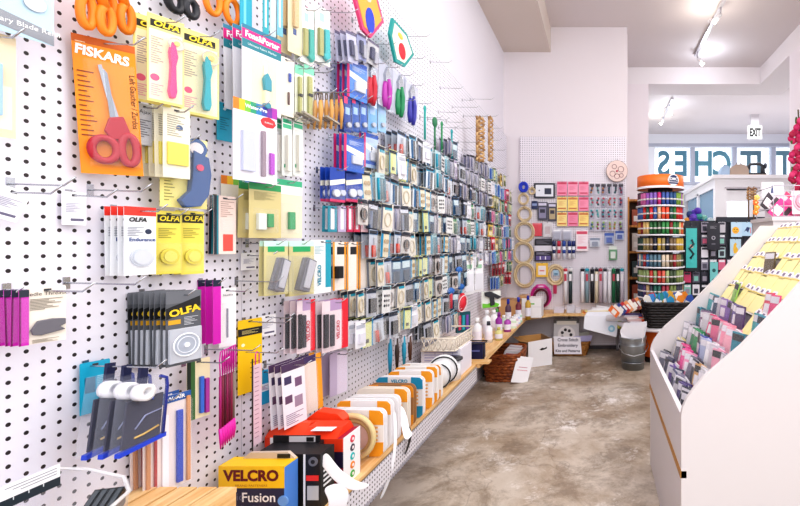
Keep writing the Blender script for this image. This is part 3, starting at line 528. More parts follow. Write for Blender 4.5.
# clear crinkled packs high on the wall, over the blue ones
for j, (l, t, r, b) in enumerate(((346, 32, 356, 62), (357, 34, 366, 60), (368, 42, 379, 66))):
    WI('clear_pack', 'crinkled clear pack of dark small parts, %s of three under the orange ornament' % ['left', 'middle', 'right'][j], 'pack', (l, t, r, b), .1, ['c4c4dc', '9aa0c8', 'c8c8cc'][j], lambda w, h: [('R', 0, 0, 1, .1, '6a6480'), ('P', 'dark_part', .2, .3, .5, .8, '3a3c5c', .012), ('P', 'steel_part', .55, .4, .85, .9, 'a8a8b4', .012), ('B', .05, .15, .95, .97, .02)], n=3, gap=.022, short='crinkled clear packs, %s hook' % ['left', 'middle', 'right'][j], roll=-.1+.1*j, tip=.04)
# long slim tools under the crowded rows
for j, (px, t, b, c, nm) in enumerate(((390, 334, 372, '1f93b8', 'teal'), (397, 336, 366, '3a2a26', 'dark brown'), (404, 334, 362, '2b9cbc', 'teal'), (410, 334, 358, '5a3a2c', 'brown'))):
    w, h, P = box_on_wall(px-3, t, px+3, b, .06)
    r_ = empty('hook_tool', 'long slim %s tool under the crowded rows, %s from the left' % (nm, ORD[j]), 'tool', P, (0, 0, R90-.3))
    MB().tube([(0, 0, 0), (0, 0, -h*.5), (0, 0, -h)], [.006, .011, .006], c, 8).build('shaft', r_); MB().box(-.014, -.002, -.03, .014, 0, .01, 'eceaf2').build('hang_card', r_)
    hook((WX, P[1], P[2]+.004), .1, 'steel hook of the %s long slim tool' % ORD[j], R90)
# ---------------------------------------------------------------- crowded far stretch of the left wall
def mini(kind, w=.085, h=.125):
    m = MB(); W = w/2; T = -.0012
    def card(c, b=0): m.box(-W, 0, -h, W, .0014, .012, c)
    def r(x0, z0, x1, z1, c, d=.0012): m.box(x0*W, -d, -z1*h, x1*W, 0, -z0*h, c)
    if kind == 'button card': card('e6dcc0'); r(-1, -.08, -.55, 1, '0f8fc0'); r(.75, .0, 1, 1, '0f8fc0'); [m.cyl((x*W, -.004, -z*h), (x*W, 0, -z*h), .010, 'b79a6a', 8) for x, z in ((-.1, .35), (.35, .35), (-.1, .7), (.35, .7))]
    elif kind == 'lace card': card('e6dfd0'); r(-1, 0, -.7, 1, '6a6f7c'); m.tube(ell(.1*W, -.55*h, .5*W, .28*h, -.003, 14), .003, 'c9b896', 5, True); r(-.4, .05, .8, .16, '27a0bc')
    elif kind == 'zipper card': card('dde4ec'); r(-1, -.08, 1, .12, '1e90b4'); r(-.5, .15, -.2, .98, '1f5f8c', .006); r(.1, .15, .4, .98, '26262e', .006)
    elif kind == 'lime card': card('dade9e'); r(-1, -.08, -.78, 1, '1786b8'); r(.78, -.08, 1, 1, '1786b8'); r(-.3, .7, .3, .85, '3a3a30')
    elif kind == 'hardware card': card('d0cac8'); r(-1, 0, 1, .15, '4f4a4e'); m.tube(ell(0, -.55*h, .5*W, .22*h, -.005, 12), .005, '2b2426', 6, True); r(-.1, .3, .15, .9, '6b4630', .008)
    elif kind == 'snap card': card('eaeaea'); [m.cyl((x*W, -.003, -z*h), (x*W, 0, -z*h), .006, '2c2c34', 6) for x in (-.5, 0, .5) for z in (.3, .5, .7)]; r(-1, -.08, 1, .06, '8ec8d4')
    elif kind == 'navy pack': card('24567c'); r(-.7, .1, .7, .4, 'c8dce4', .003); r(-.5, .5, .5, .95, '173a58', .006)
    elif kind == 'teal tube pack': card('bfd8dc'); [m.tube([(x*W, -.006, -.1*h), (x*W, -.006, -.95*h)], .007, c, 6) for x, c in ((-.6, '0f98b4'), (0, '5a7f8c'), (.6, '1a6f88'))]
    elif kind == 'tassel pack': card('cdc8d8'); [m.tube([(x*W, -.006, -.08*h), (x*W, -.008, -.3*h), (x*W, -.004, -h)], [.003, .008, .005], c, 6) for x, c in ((-.6, '7a7c98'), (-.1, 'aaa6b8'), (.4, '73727f'))]
    elif kind == 'lilac pack': card('c7b8d6'); r(-.8, .05, .8, .25, 'f0ecf4'); r(-.6, .35, .6, .9, '8b7ca4', .008)
    elif kind == 'green thread pack': card('dbe2cc'); r(-.8, .0, .8, .2, '2f9858'); [m.tube([(x*W, -.006, -.3*h), (x*W, -.006, -.95*h)], .006, c, 6) for x, c in ((-.5, '4f6f5c'), (.1, '2f7a6c'), (.6, '7c8c78'))]
    elif kind == 'yellow pack': card('e8c43a'); r(-.6, .2, .6, .5, '6b5a26', .004); r(-.6, .6, .6, .9, 'f6ecc0')
    elif kind == 'red pack': card('cf2b44'); r(-.7, .1, .7, .35, 'f4e4e8'); r(-.5, .5, .5, .9, '7c1630', .008)
    elif kind == 'blue tube pack': card('dfe6f0'); r(-.8, .05, -.2, .98, '2b62b4', .01); r(.1, .05, .8, .98, '2f8fc8', .01)
    elif kind == 'olive pack': card('a8a860'); r(-.7, .1, .7, .4, 'e6e4c4'); r(-.5, .5, .6, .95, '5f6a3c', .006)
    elif kind == 'pink pack': card('f0dbe4'); r(-.9, .1, -.1, .9, 'd84c92', .008); r(.1, .3, .8, .95, '8a3c7c', .008)
    elif kind == 'white pack': card('ebeaf0'); r(-.8, .05, .8, .2, 'b8bcc8'); r(-.5, .4, .6, .8, 'dcdce6', .01)
    elif kind == 'steel tool pack': card('c6ceda'); r(-1, -.08, 1, .08, '3c6c9c'); m.tube([(0, -.006, -.2*h), (.2*W, -.008, -.9*h)], .006, 'a8abb4', 6); m.tube([(-.3*W, -.006, -.5*h), (-.3*W, -.008, -.95*h)], .009, 'c8402c', 6)
    elif kind == 'dark zip pack': card('2c3444'); r(-.8, .02, .8, .2, 'd8dce8'); r(-.6, .3, -.2, .96, '5c6c8c', .006); r(.1, .3, .5, .96, '1a2030', .006)
    elif kind == 'buckle pack': card('bec2ce'); r(-1, -.08, 1, .1, '3e4a5c'); r(-.6, .3, -.05, .85, '1b1b20', .01); r(.15, .3, .7, .85, '34343c', .01)
    if len(kind) % 2: m.box(-W, -.0022, -h*.05, W*.7, -.001, .008, '2f3440')
    if kind not in ('white pack',): m.box(-W*.92, -.016, -h*.97, W*.92, -.0155, -h*.12, clear('ffffff', .10, .05))
    return m
Z1 = ['button card', 'lace card', 'teal tube pack', 'white pack', 'button card', 'lace card', 'zipper card', 'lime card', 'hardware card', 'snap card', 'navy pack', 'steel tool pack', 'lime card', 'dark zip pack', 'tassel pack', 'steel tool pack', 'buckle pack', 'navy pack']
Z2 = ['tassel pack', 'lilac pack', 'navy pack', 'snap card', 'tassel pack', 'teal tube pack', 'buckle pack', 'white pack', 'tassel pack', 'green thread pack', 'dark zip pack', 'steel tool pack']
Z3 = ['yellow pack', 'blue tube pack', 'green thread pack', 'red pack', 'olive pack', 'pink pack', 'olive pack', 'blue tube pack', 'lime card', 'white pack']
LOOK = {'steel tool pack': 'grey steel tool pack', 'dark zip pack': 'dark zip pack', 'button card': 'teal edged cream button card', 'lace card': 'cream lace card', 'zipper card': 'teal topped card with dark zips', 'lime card': 'pale lime card with blue edges', 'hardware card': 'grey card with dark ring', 'snap card': 'white card of dark snaps',
        'navy pack': 'dark blue pack', 'teal tube pack': 'pale teal tube pack', 'tassel pack': 'grey tassel pack', 'lilac pack': 'lilac pack', 'green thread pack': 'green topped thread pack', 'yellow pack': 'yellow pack', 'red pack': 'red pack',
        'blue tube pack': 'pack of two blue tubes', 'olive pack': 'olive pack', 'pink pack': 'pink and plum pack', 'white pack': 'white pack', 'buckle pack': 'grey buckle pack'}
_mini = {}
rows = [(1.91, 2.66, 4.75), (1.78, 2.2, 4.85), (1.655, 1.98, 4.9), (1.53, 1.88, 4.9), (1.405, 1.84, 4.9), (1.28, 1.93, 4.9), (1.155, 1.97, 4.9), (1.03, 1.82, 4.9), (.905, 1.80, 4.9), (.78, 2.55, 3.3)]
POS = ['front', 'second', 'third', 'rearmost']
for ri, (zt, ya, yb) in enumerate(rows):
    y = ya; hi = 0
    while y < yb:
        zone = Z1 if y < 2.85 else Z2 if y < 3.95 else Z3
        if ri >= 6 and 2.85 <= y < 3.5: zone = Z1
        kd = rnd.choice(zone); n = 3 if y < 3.6 else 3
        if rnd.random() < .05 or (3.0 < y < 4.2 and ri in (8, 9)) or (ri == 0 and rnd.random() < .25) or (3.45 < y < 4.3 and ri == 7):
            y += .12; continue
        off = rnd.uniform(.075, .115); sz = rnd.choice([0, 0, 1]); key = (kd, sz)
        if key not in _mini: _mini[key] = mini(kd, .078 if sz == 0 else .064, .112 if sz == 0 else .098).build(kd.replace(' ', '_')).data
        me = _mini[key]; nm = kd.replace(' ', '_')
        where = '%s hook along, %s crowded row down' % (ORD[hi], ORD[ri])
        for k in range(n):
            o = None
            if me.users == 1 and k == 0:
                o = [x for x in bpy.data.objects if x.data == me][0]
            else: o = bpy.data.objects.new(nm, me); C.objects.link(o)
            o.location = (WX+off-.028*k, y+rnd.uniform(-.004, .004), zt-.015+rnd.uniform(-.004, .004)); o.rotation_euler = (rnd.uniform(-.03, .03), rnd.uniform(-.09, .09), R90+rnd.uniform(-.28, .06))
            tag(o, '%s %s, %s' % (['front', 'middle', 'rear'][k], LOOK[kd], where), 'card' if 'card' in kd else 'pack', 'packs on the %s crowded row of the far left wall' % ORD[ri])
        hook((WX, y, zt-.010), off+.04, 'hook carrying a %s, %s' % (LOOK[kd].split(' with')[0], where), R90, 'hooks on the %s crowded row of the far left wall' % ORD[ri])
        y += rnd.uniform(.078, .098) if y < 3.9 else rnd.uniform(.09, .115); hi += 1
# bare hooks above the crowd, placed on the board
bare = [(352, 20, .13), (372, 44, .12), (392, 36, .2), (404, 58, .12), (430, 62, .14), (440, 88, .16), (452, 107, .2), (438, 112, .14), (446, 122, .13), (462, 100, .1), (455, 128, .14), (458, 142, .16), (462, 150, .14), (490, 128, .13), (488, 140, .13), (494, 150, .12), (470, 99, .2), (492, 168, .14), (10, 184, .12), (90, 190, .13), (66, 283, .16), (236, 281, .14), (250, 322, .13), (300, 72, .12), (322, 12, .14), (318, 63, .1), (390, 100, .14)]
for i, (px, py, L) in enumerate(bare):
    Y = F*-WX/(VX-px); hook((WX, Y, EYE-(py-HY)*Y/F), L, 'bare steel hook, %s of the empty ones scattered over the long pegboard' % ORD[i] if i < 35 else '', R90, 'empty hooks on the long pegboard')
# braided rope hanks
for j, (px, pw) in enumerate(((474, 11), (485, 7))):
    Y = F*.99/(VX-px); zt = EYE-(116-HY)*Y/F; zb = EYE-(160-HY)*Y/F; L = zt-zb
    r_ = empty('rope_hank', 'braided tan rope hank near the far corner, %s one' % ('wider left' if j == 0 else 'narrower right'), 'rope', (WX+.13-.0*j, Y, zt-.01), (0, 0, R90-.7), 'tan rope hanks near the far corner')
    q = .035 if j == 0 else .022
    for ph in (0, 2.1, 4.2):
        MB().tube([(q*math.sin(t*.85+ph), q*.4*math.cos(2*(t*.85+ph)), -L*t/26) for t in range(27)], .010 if j == 0 else .008, ['b48c5e', 'c9a678', '96714a'][int(ph/2)], 7).build('strand', r_)
    MB().tube([(-.02, 0, -.02), (0, 0, .012), (.02, 0, -.02)], .005, 'a8804f', 6).build('tie', r_)
    hook((WX, Y, zt), .2, 'long steel hook holding the %s rope hank' % ('wide' if j == 0 else 'narrow'), R90)
# green brushes
for j, (px, py, c) in enumerate(((434, 118, '2d7a52'), (441, 120, '2f8c5c'), (424, 104, '2aa49c'), (451, 128, '1f9aa0'))):
    Y = F*.99/(VX-px); zt = EYE-(py-HY)*Y/F
    r_ = empty('brush', ['dark green brush with bristle head', 'green thin brush beside the bristle one', 'teal hooked tool', 'small teal brush'][j]+' hanging high on the far left wall', 'brush', (WX+.09, Y, zt), (0, 0, R90-.3))
    MB().tube([(0, 0, -.03), (0, 0, -.2)], .006, c, 8).build('handle', r_); MB().ball((0, 0, -.025), .02 if j == 0 else .011, c, 8, (1, .6, 1.6)).build('head', r_)
    hook((WX, Y, zt+.004), .14, 'steel hook of the '+['dark green brush', 'thin green brush', 'teal hooked tool', 'small teal brush'][j], R90)
# glue gun pack, red round pack, teal pouch, scoop blue fans
def spot(px, py, off): X = WX+off; Y = F*-X/(VX-px); return (X, Y, EYE-(py-HY)*Y/F)
P = spot(492, 292, .12); r_ = empty('glue_gun', 'black craft gun on a white and lime green pack near the far corner', 'glue gun', P, (0, 0, R90-.9)); r_.scale = (.72, .72, .8)
MB().box(-.13, .01, -.17, .12, .014, .01, 'f1f4ee').build('card', r_); MB().poly([(-.12, -.17), (.08, -.17), (.1, -.14), (.02, -.11), (-.06, -.13), (-.12, -.12)], .004, .01, '74c83c').build('green_base', r_)
MB().poly([(-.1, .0), (-.03, .01), (.08, -.04), (.12, -.06), (.07, -.08), (.02, -.06), (.03, -.14), (-.02, -.15), (-.03, -.06), (-.09, -.04)], -.02, .004, '34363e').build('gun_body', r_)
hook((WX, P[1], P[2]+.005), .14, 'steel hook holding the black craft gun pack', R90)
P = spot(463, 293, .14); r_ = empty('seam_roller_pack', 'rounded red pack hanging above the teal pouch', 'pack', P, (0, .25, R90-.8))
MB().tube([(0, .0, 0), (0, 0, -.03), (0, 0, -.07), (0, 0, -.11), (0, 0, -.13)], [.008, .03, .038, .03, .01], 'd5293a', 12).build('red_body', r_); MB().tube(ell(0, -.07, .03, .055, -.034, 18), .003, 'f0d8dc', 6, True).build('rim', r_)
hook((WX, P[1], P[2]), .16, 'steel hook holding the rounded red pack', R90)
P = spot(463, 312, .12); r_ = empty('teal_pouch', 'dark teal pouch with striped pens, low on the far left wall', 'pouch', P, (0, 0, R90-.8))
MB().box(-.05, -.012, -.14, .05, .012, 0, '1d5a66').build('bag', r_)
for k, c in enumerate(('d8486a', '2fa8b8', '7a4aa8')): MB().box(-.04+.028*k, -.016, -.12, -.022+.028*k, -.012, -.02, c).build('pen', r_)
hook((WX, P[1], P[2]+.004), .12, 'steel hook holding the dark teal pouch', R90)
for j, (px, py) in enumerate(((451, 288), (461, 284), (459, 267))):
    P = spot(px, py, .12); r_ = empty('blue_capped_tool', 'blue capped tool pack hanging low on the far wall, %s of three' % ORD[j], 'tool', P, (0, 0, R90-.6))
    MB().ball((0, 0, -.02), .028, '2a68b4', 8, (1, .5, .8)).build('cap', r_); MB().tube([(0, 0, -.03), (0, 0, -.13)], .01, ['c83c4c', '2f7f9c', '8ab4d8'][j], 8).build('handle', r_)
    hook((WX, P[1], P[2]+.005), .14, 'steel hook of the %s blue capped tool' % ORD[j], R90)
# big white sheet packs at the far end
for j, (px, py, hh) in enumerate(((468, 262, .24), (478, 262, .24))):
    P = spot(px, py, .1); r_ = empty('white_pack', 'large plain white pack low on the far wall, %s of two' % ['left', 'right'][j], 'pack', P, (0, 0, R90-.5))
    MB().box(-.06, 0, -hh, .06, .006, .01, 'f3f2f6').build('card', r_); MB().box(-.04, -.002, -.05, .04, 0, -.02, '9cc8a8').build('label', r_); MB().box(-.045, -.01, -hh+.02, .045, 0, -.09, 'e4e4ec').build('contents', r_)
    hook((WX, P[1], P[2]+.005), .13, 'steel hook of the %s large white pack' % ['left', 'right'][j], R90)
# ---------------------------------------------------------------- low shelves along the wall
SH = .455
PINE = woodmat('pine', 'd9a76a', 'efcf9c', 5, (14, 1.2, 14)); PINEX = woodmat('pine_across', 'd8a668', 'edca94', 5, (1.2, 14, 14))
LIP = pegmat('perforated_steel', 'dcd9e0', .0165, .0036, 'Y', 0, .40, '4c464e')
LIPM = col('dcd9e0', .4)
for i, (a, b) in enumerate(((-.02, .965), (.97, 1.885), (1.89, 2.81))):
    r_ = empty('shelf_unit', ['nearest white perforated shelf carrying the crate and boxes', 'white perforated shelf carrying the orange cornered reels', 'farthest white perforated shelf by the wicker basket'][i], 'shelf', (-.93, (a+b)/2, .35))
    L = (b-a)/2
    MB().box(-.145, -L, .0, .1484, L, .085, LIPM).box(.1484, -L, 0, .150, L, .092, LIP).build('perforated_tray', r_)
    MB().box(-.144, -L, .086, .112, L, .104, PINE).build('shelf_deck', r_)
    MB().box(.113, -L, .088, .150, L, .106, PINE).build('wood_edge', r_)
# far pine worktop, L shaped
m_ = MB(); m_.polyz([(-1.072, 2.80), (-.76, 2.80), (-.755, 4.52), (-.50, 4.78), (.0, 4.78), (.28, 4.78), (.28, 5.085), (-1.072, 5.085)], .43, .455, PINE)
tag(m_.build('wooden_shelf'), 'pine L shaped shelf turning the far corner of the pegboards', 'shelf')
for j, (x, y) in enumerate(((-1.02, 4.5), (-.35, 5.04), (.2, 5.04))):
    tag(MB().box(x-.015, y-.015, .0, x+.015, y+.015, .43, '8d8a90').build('shelf_bracket'), 'grey upright bracket under the pine shelf, %s' % ['by the left wall', 'left one at back wall', 'right one at back wall'][j], 'bracket')
tag(MB().box(-.95, 2.79, .457, -.70, 2.86, .470, PINEX).build('pine_board'), 'short loose pine board lapping the end of the white shelf', 'board')
# crate
r_ = empty('wooden_crate', 'slatted pine crate turned over beside the clear bin', 'crate', (-.95, .955, SH))
for q in range(5): MB().box(-.112+.046*q, -.065, .19, -.112+.046*q+.039, .068, .202, PINE).build('slat', r_)
MB().box(.094, -.065, 0, .112, .065, .19, PINE).build('side_panel', r_); MB().box(-.112, -.065, 0, -.094, .065, .19, PINE).build('side_panel', r_)
MB().box(-.094, .05, .1, .094, .062, .19, PINEX).build('end_slat', r_); MB().box(-.094, .05, 0, .094, .062, .08, PINEX).build('end_slat', r_)
# clear bin
r_ = empty('plastic_bin', 'clear plastic bin at the bottom left corner holding black cases', 'bin', (-.93, .62, SH))
bn = clear('eef0fa', .20); rimw = [(-1.07, .45), (-1.07, .872), (-1.0, .868), (-.90, .838), (-.84, .79), (-.81, .72), (-.80, .45)]
rim = [(x+.93, y-.62) for x, y in rimw]; m_ = MB()
for q in range(7):
    (x0, y0), (x1, y1) = rim[q], rim[(q+1) % 7]; m_.add([(x0*.88, y0*.88, .002), (x1*.88, y1*.88, .002), (x1, y1, .322), (x0, y0, .322)], [(0, 1, 2, 3)], bn)
m_.add([(x*.88, y*.88, .002) for x, y in rim], [tuple(range(7))], bn); m_.build('tub', r_)
MB().tube([(x, y, .322) for x, y in rim], .0035, clear('ffffff', .5), 6, True).build('rim', r_)
o = MB().box(-.10, -.0015, -.018, .055, 0, .020, 'f4f4f6').box(-.10, -.002, -.018, .055, -.0015, -.003, '24313a')
for q in range(3): o.box(-.02+.01*q, -.002, .014-.005*q, .05, -.0015, .015-.005*q, '8a8a94')
for q in range(7): o.box(-.09+.02*q, -.0025, -.008, -.089+.02*q, -.002, -.003, 'e8eef0')
o.build('shelf_label', r_, (-.05, .128, .345), (0, 0, R90))
for q, (x, y, z, lab) in enumerate(((-.885, .785, .730, 'black plastic case lying in the clear bin, nearest the rim'), (-.91, .75, .70, 'second black plastic case, deeper in the clear bin'))):
    o = MB().box(-.02, -.035, 0, .02, .035, .035, col('22262a', .3))
    for t_ in range(4): o.box(-.018+.010*t_, -.03, .035, -.012+.010*t_, .03, .037, '4c5258')
    tag(o.build('plastic_case', None, (x, y, z), (.3, .1, .5)), lab, 'case')
tag(MB().box(-1.03, .52, SH+.005, -.84, .76, SH+.23, col('cfd2dc', .5)).build('carton'), 'pale carton underneath the black cases in the bin', 'carton')
# cartons
def carton(name, label, x0, y0, x1, y1, h, c, top=None, z=SH, rot=0):
    r_ = empty(name, label, 'box', ((x0+x1)/2, (y0+y1)/2, z), (0, 0, rot)); a, b = (x1-x0)/2, (y1-y0)/2
    o = MB().box(-a, -b, 0, a, b, h, c).build('body', r_); bevel(o, .0015)
    return r_, a, b
r_, a, b = carton('tape_box', 'yellow and navy tape box with big maroon lettering', -1.04, 1.21, -.862, 1.262, .155, '2c2f50')
MB().box(-a-.001, -b-.0015, .096, a+.001, b, .156, 'f3c421').build('yellow_sleeve', r_)
MB().poly([(-a+.03, .156), (a, .156), (a-.02, .174), (-a+.05, .172)], b-.01, b, 'c9b8a8').box(a*.45, b-.012, .158, a*.85, b-.01, .169, '202020').build('hang_flap', r_)
MB().box(a, -b-.0012, 0, a+.0015, b, .153, '4f86d4').build('blue_side', r_)
MB().cyl((a-.002, -b-.004, .062), (a-.002, -b, .062), .014, '6f9fe0', 16).build('blue_sticker', r_)
text('VELCRO', .040, '6b1420', r_, (0, -b-.0022, .129), bold=.0018, sx=1.0); text('BRAND FASTENERS', .0085, 'b0761a', r_, (0, -b-.0022, .103), sx=1.2)
text('Fusion', .036, 'f4f4f8', r_, (.02, -b-.0022, .070), bold=.0006); text('Fabric', .030, '6a6e90', r_, (-.058, -b-.0022, .072)); text('for fabrics and home use', .008, 'b9bcd4', r_, (0, -b-.0022, .045))
MB().poly([(-a, 0), (a, 0), (a, .024), (a*.3, .010), (-a, .004)], -b-.0018, -b, '8fb0dc').build('light_swoosh', r_)
r_, a, b = carton('tape_box', 'black tape box with red badge, right of the yellow box', -.850, 1.268, -.80, 1.335, .160, '17171b')
MB().box(-a*.95, -b-.001, .0, -a*.72, -b, .16, 'e4e4e8').build('white_stripe', r_); MB().cyl((.005, -b-.003, .14), (.005, -b, .14), .013, '6c6e78', 18).cyl((.005, -b-.004, .14), (.005, -b-.003, .14), .006, '1a1a1e', 12).build('round_emblem', r_)
MB().box(-a*.6, -b-.002, .085, a*.8, -b, .1, 'e0322c').build('red_badge', r_); MB().box(-.012, -b-.002, .03, .02, -b, .07, 'b4b6ba').build('grey_window', r_)
for k in range(4): MB().box(a, -b*.6, .06+.014*k, a+.001, b*.5, .066+.014*k, 'e8e8ea').build('side_print', r_)
r_, a, b = carton('tape_box', 'lower black tape box with white lettering, behind the yellow box', -1.0, 1.28, -.856, 1.375, .155, '202024')
text('STICKY BACK', .014, 'f0f0f2', r_, (.0, -b-.001, .140)); MB().box(-a, b-.02, .155, a, b-.017, .176, '1c1c20').box(-a*.3, b-.022, .157, a*.8, b-.02, .174, 'cfccd0').box(a*.45, b-.024, .159, a*.75, b-.022, .172, '1c1c1c').build('hang_flap', r_)
for k in range(3): MB().box(-a*.6+.025*k, -b-.001, .03, -a*.45+.025*k, -b, .13, 'a0a2ac').build('printed_bar', r_)
r_, a, b = carton('tape_box', 'red orange topped tape box against the wall, behind the black boxes', -1.06, 1.40, -.935, 1.49, .150, 'e8401e')
MB().polyx([(-b, .15), (0, .18), (b, .17), (b, .15)], -a, a*.9, 'ee4a22').build('folded_top', r_); MB().box(-a*.7, -b-.002, .125, a*.8, -b, .15, 'f0eef0').box(a*.3, -b-.003, .129, a*.7, -b-.002, .147, '3a3a3e').build('white_label', r_)
r_, a, b = carton('tape_box', 'red box with white side panel of round coloured icons', -.93, 1.38, -.80, 1.475, .155, 'a01c3c')
MB().polyx([(-b, .155), (-b*.3, .178), (b*.6, .182), (b, .155)], -a, a*.7, 'f0421e').build('folded_top', r_)
MB().box(a, -b, 0, a+.0015, b, .157, 'f4f2f4').build('white_panel', r_); MB().box(-a*.6, -b*.3-.03, .1775, a*.4, -b*.3, .179, 'f2eff2').build('top_label', r_)
for q, c in enumerate(('d83a52', '3a3a4a', '2cb6b8', 'e8862c', '48a84c')): MB().cyl((a+.001, 0, .135-.028*q), (a+.004, 0, .135-.028*q), .011, c, 16).cyl((a+.004, 0, .135-.028*q), (a+.005, 0, .135-.028*q), .005, 'f6e8e8', 10).build('round_icon', r_)
MB().box(-a, -b-.002, .115, a, -b, .155, 'e8401e').box(-a, -b-.002, .065, a, -b, .115, '2c2040').box(-a, -b-.002, .01, a, -b, .06, '8c1430').poly([(-a*.2, .08), (.0, .12), (a*.6, .09), (a*.3, .06)], -b-.003, -b-.002, 'e06aa0').build('picture', r_)
r_, a, b = carton('tape_box', 'red orange box with white flap behind the icon box', -1.0, 1.50, -.87, 1.54, .165, 'e43c1c')
MB().poly([(-a, .165), (a, .165), (a-.02, .185), (-a+.04, .195)], -b, b, 'f04a22').box(-a*.3, -b-.003, .14, a*.5, -b, .163, 'f2f0f2').box(a*.25, -b-.004, .143, a*.45, -b-.003, .159, '2c2c30').build('hang_flap', r_)
# white paper curling off the boxes
def ribbon(name, label, path, wv, c, cat='ribbon', th=0):
    m_ = MB(); P = [Vector(p) for p in path]; vs_ = []
    for i, p in enumerate(P):
        ww_ = Vector(wv[i] if isinstance(wv, list) else wv); vs_ += [tuple(p-ww_), tuple(p+ww_)]
    m_.add(vs_, [(2*i, 2*i+1, 2*i+3, 2*i+2) for i in range(len(P)-1)], c, None, True)
    o = m_.build(name); s = o.modifiers.new('s', 'SOLIDIFY'); s.thickness = .0012
    ss = o.modifiers.new('u', 'SUBSURF'); ss.levels = ss.render_levels = 2; return tag(o, label, cat)
ribbon('paper_sheet', 'white paper curling down from the black box over the shelf edge', [(Xat(a_, 1.28), 1.28, Zat(b_, 1.28)) for a_, b_ in ((322, 456), (328, 463), (335, 473), (346, 482), (358, 487), (370, 485))], [(.009, .002, .017), (.009, .002, .017), (.009, .002, .017), (.006, .002, .018), (.003, .002, .014), (0, .001, .004)], 'f6f5fa', 'paper')
ribbon('paper_sheet', 'second white sheet hanging low in front of the shelf edge', [(Xat(a_, 1.27), 1.27, Zat(b_, 1.27)) for a_, b_ in ((330, 484), (340, 494), (338, 508), (330, 520))], (.026, .01, .006), 'eeedf4', 'paper')
# trim reels
def reel(label, l, t, r, Y, cc, bc='f1eef0', band=None, th=.024, cor=(0, 1, 2, 3), g='square trim reels standing on the white shelf', txt=None):
    Y = .772*F/(VX-r); x1 = -.772; z1 = SH+l; x0 = x1-t; w, h = x1-x0, z1-SH-.003; R = w*.13
    r_ = empty('trim_reel', label, 'reel', ((x0+x1)/2, Y, SH+.003), (0, 0, rnd.uniform(-.05, .05)), g)
    def rr(W, H, q, z0=0):
        p = []
        for cx, cz, a0 in ((W/2-q, z0+q, -PI/2), (W/2-q, z0+H-q, 0), (-W/2+q, z0+H-q, PI/2), (-W/2+q, z0+q, PI)):
            p += [(cx+q*math.cos(a0+i*PI/10), cz+q*math.sin(a0+i*PI/10)) for i in range(6)]
        return p
    MB().poly(rr(w, h, R), 0, .004, bc).build('front_plate', r_); MB().poly(rr(w, h, R), th, th+.004, bc).build('rear_plate', r_)
    MB().poly(rr(w*.86, h*.86, R, h*.07), .004, th, band or 'f7f6f8').build('wound_trim', r_)
    for k in cor:
        sx, sz = ((1, 0), (1, 1), (-1, 1), (-1, 0))[k]; q = w*.25
        pts = [(sx*w/2, (h-q) if sz else q), (sx*(w/2-q), (h-q) if sz else q), (sx*(w/2-q), h if sz else 0), (sx*(w/2-R*.5), (h-R*.05) if sz else R*.05), (sx*(w/2-R*.05), (h-R*.5) if sz else R*.5)]
        MB().poly(pts, -.002, 0, cc).build('corner_patch', r_)
    MB().poly(rr(w*.5, h*.62, R*.4, h*.19), -.0015, 0, 'f4dfd4').build('centre_label', r_)
    o_ = MB()
    for k in range(5): o_.box(w*.32, -.0018, h*(.25+.09*k), w*.4, 0, h*(.29+.09*k), 'e6b070')
    o_.build('side_print', r_)
    if txt: text(txt, h*.11, '2f8fb0', r_, (0, -.003, h*.9), bold=.0006)
    return r_
reel('nearest white reel with orange corners, partly behind the icon box', .168, .205, 384, 0, 'f0a028')
reel('second white reel with orange corners behind the nearest one', .182, .20, 391, 0, 'f0a028', cor=(1, 2))
reel('plain white reel just behind the two nearest orange cornered reels', .178, .20, 398, 0, 'f3d9a8', cor=())
reel('white reel with orange corners on a brown backing plate', .18, .21, 408, 0, 'f0a028', bc='f0e6da', cor=(0, 1))
reel('tan backed white reel with bold orange right side', .176, .2, 414, 0, 'e8962a', bc='a87a50')
reel('white reel with blue corners and blue lettering', .18, .205, 423, 0, '2490b8', txt='VELCRO', cor=(0, 1, 2))
reel('cream reel with orange corners behind the blue cornered reel', .176, .2, 432, 0, 'f0a028')
reel('orange cornered reel, second behind the blue cornered one', .178, .2, 437, 0, 'f0a22c', bc='f4f0ee')
reel('last orange cornered reel before the black and white discs', .175, .2, 441, 0, 'eb9c28', bc='f4f0ee')
o = MB().tube([(-.865+.075*math.cos(t*PI/12), 1.545+.0*t, SH+.088+.075*math.sin(t*PI/12)) for t in range(24)], .010, 'd9c592', 8, True).tube([(-.865+.060*math.cos(t*PI/12), 1.556, SH+.082+.060*math.sin(t*PI/12)) for t in range(24)], .009, 'cdb67e', 8, True)
tag(o.build('hose_coil'), 'beige coil of webbing leaning against the nearest reel', 'coil')
def disc(label, px, py, Y, r, c1, c2):
    x, z = -.845, SH+r+.002; r_ = empty('ribbon_reel', label, 'reel', (x, Y, z), (0, 0, .25)); Tm = Matrix.Rotation(PI/2, 4, 'X')
    MB().lathe([(.008, 0), (r, 0), (r, .003), (.008, .003)], c1, 28, T=Tm).build('flange', r_); MB().lathe([(.02, 0), (r*.9, 0), (r*.9, .022), (.02, .022)], c2, 28, T=Matrix.Translation((0, .025, 0)) @ Tm).build('ribbon_roll', r_)
    MB().lathe([(.008, 0), (r, 0), (r, .003), (.008, .003)], c1, 28, T=Matrix.Translation((0, .028, 0)) @ Tm).build('flange', r_)
    MB().tube([(r*.93*math.cos(t*PI/14), -.004, r*.93*math.sin(t*PI/14)) for t in range(28)], .004, '1d1d22', 6, True).build('black_rim', r_); MB().cyl((0, -.006, 0), (0, -.002, 0), .008, '2a2a30', 12).build('hub', r_)
disc('white ribbon disc with black rim at the end of the reels', 448, 0, 2.30, .07, 'f2f2f5', 'f6f6f8')
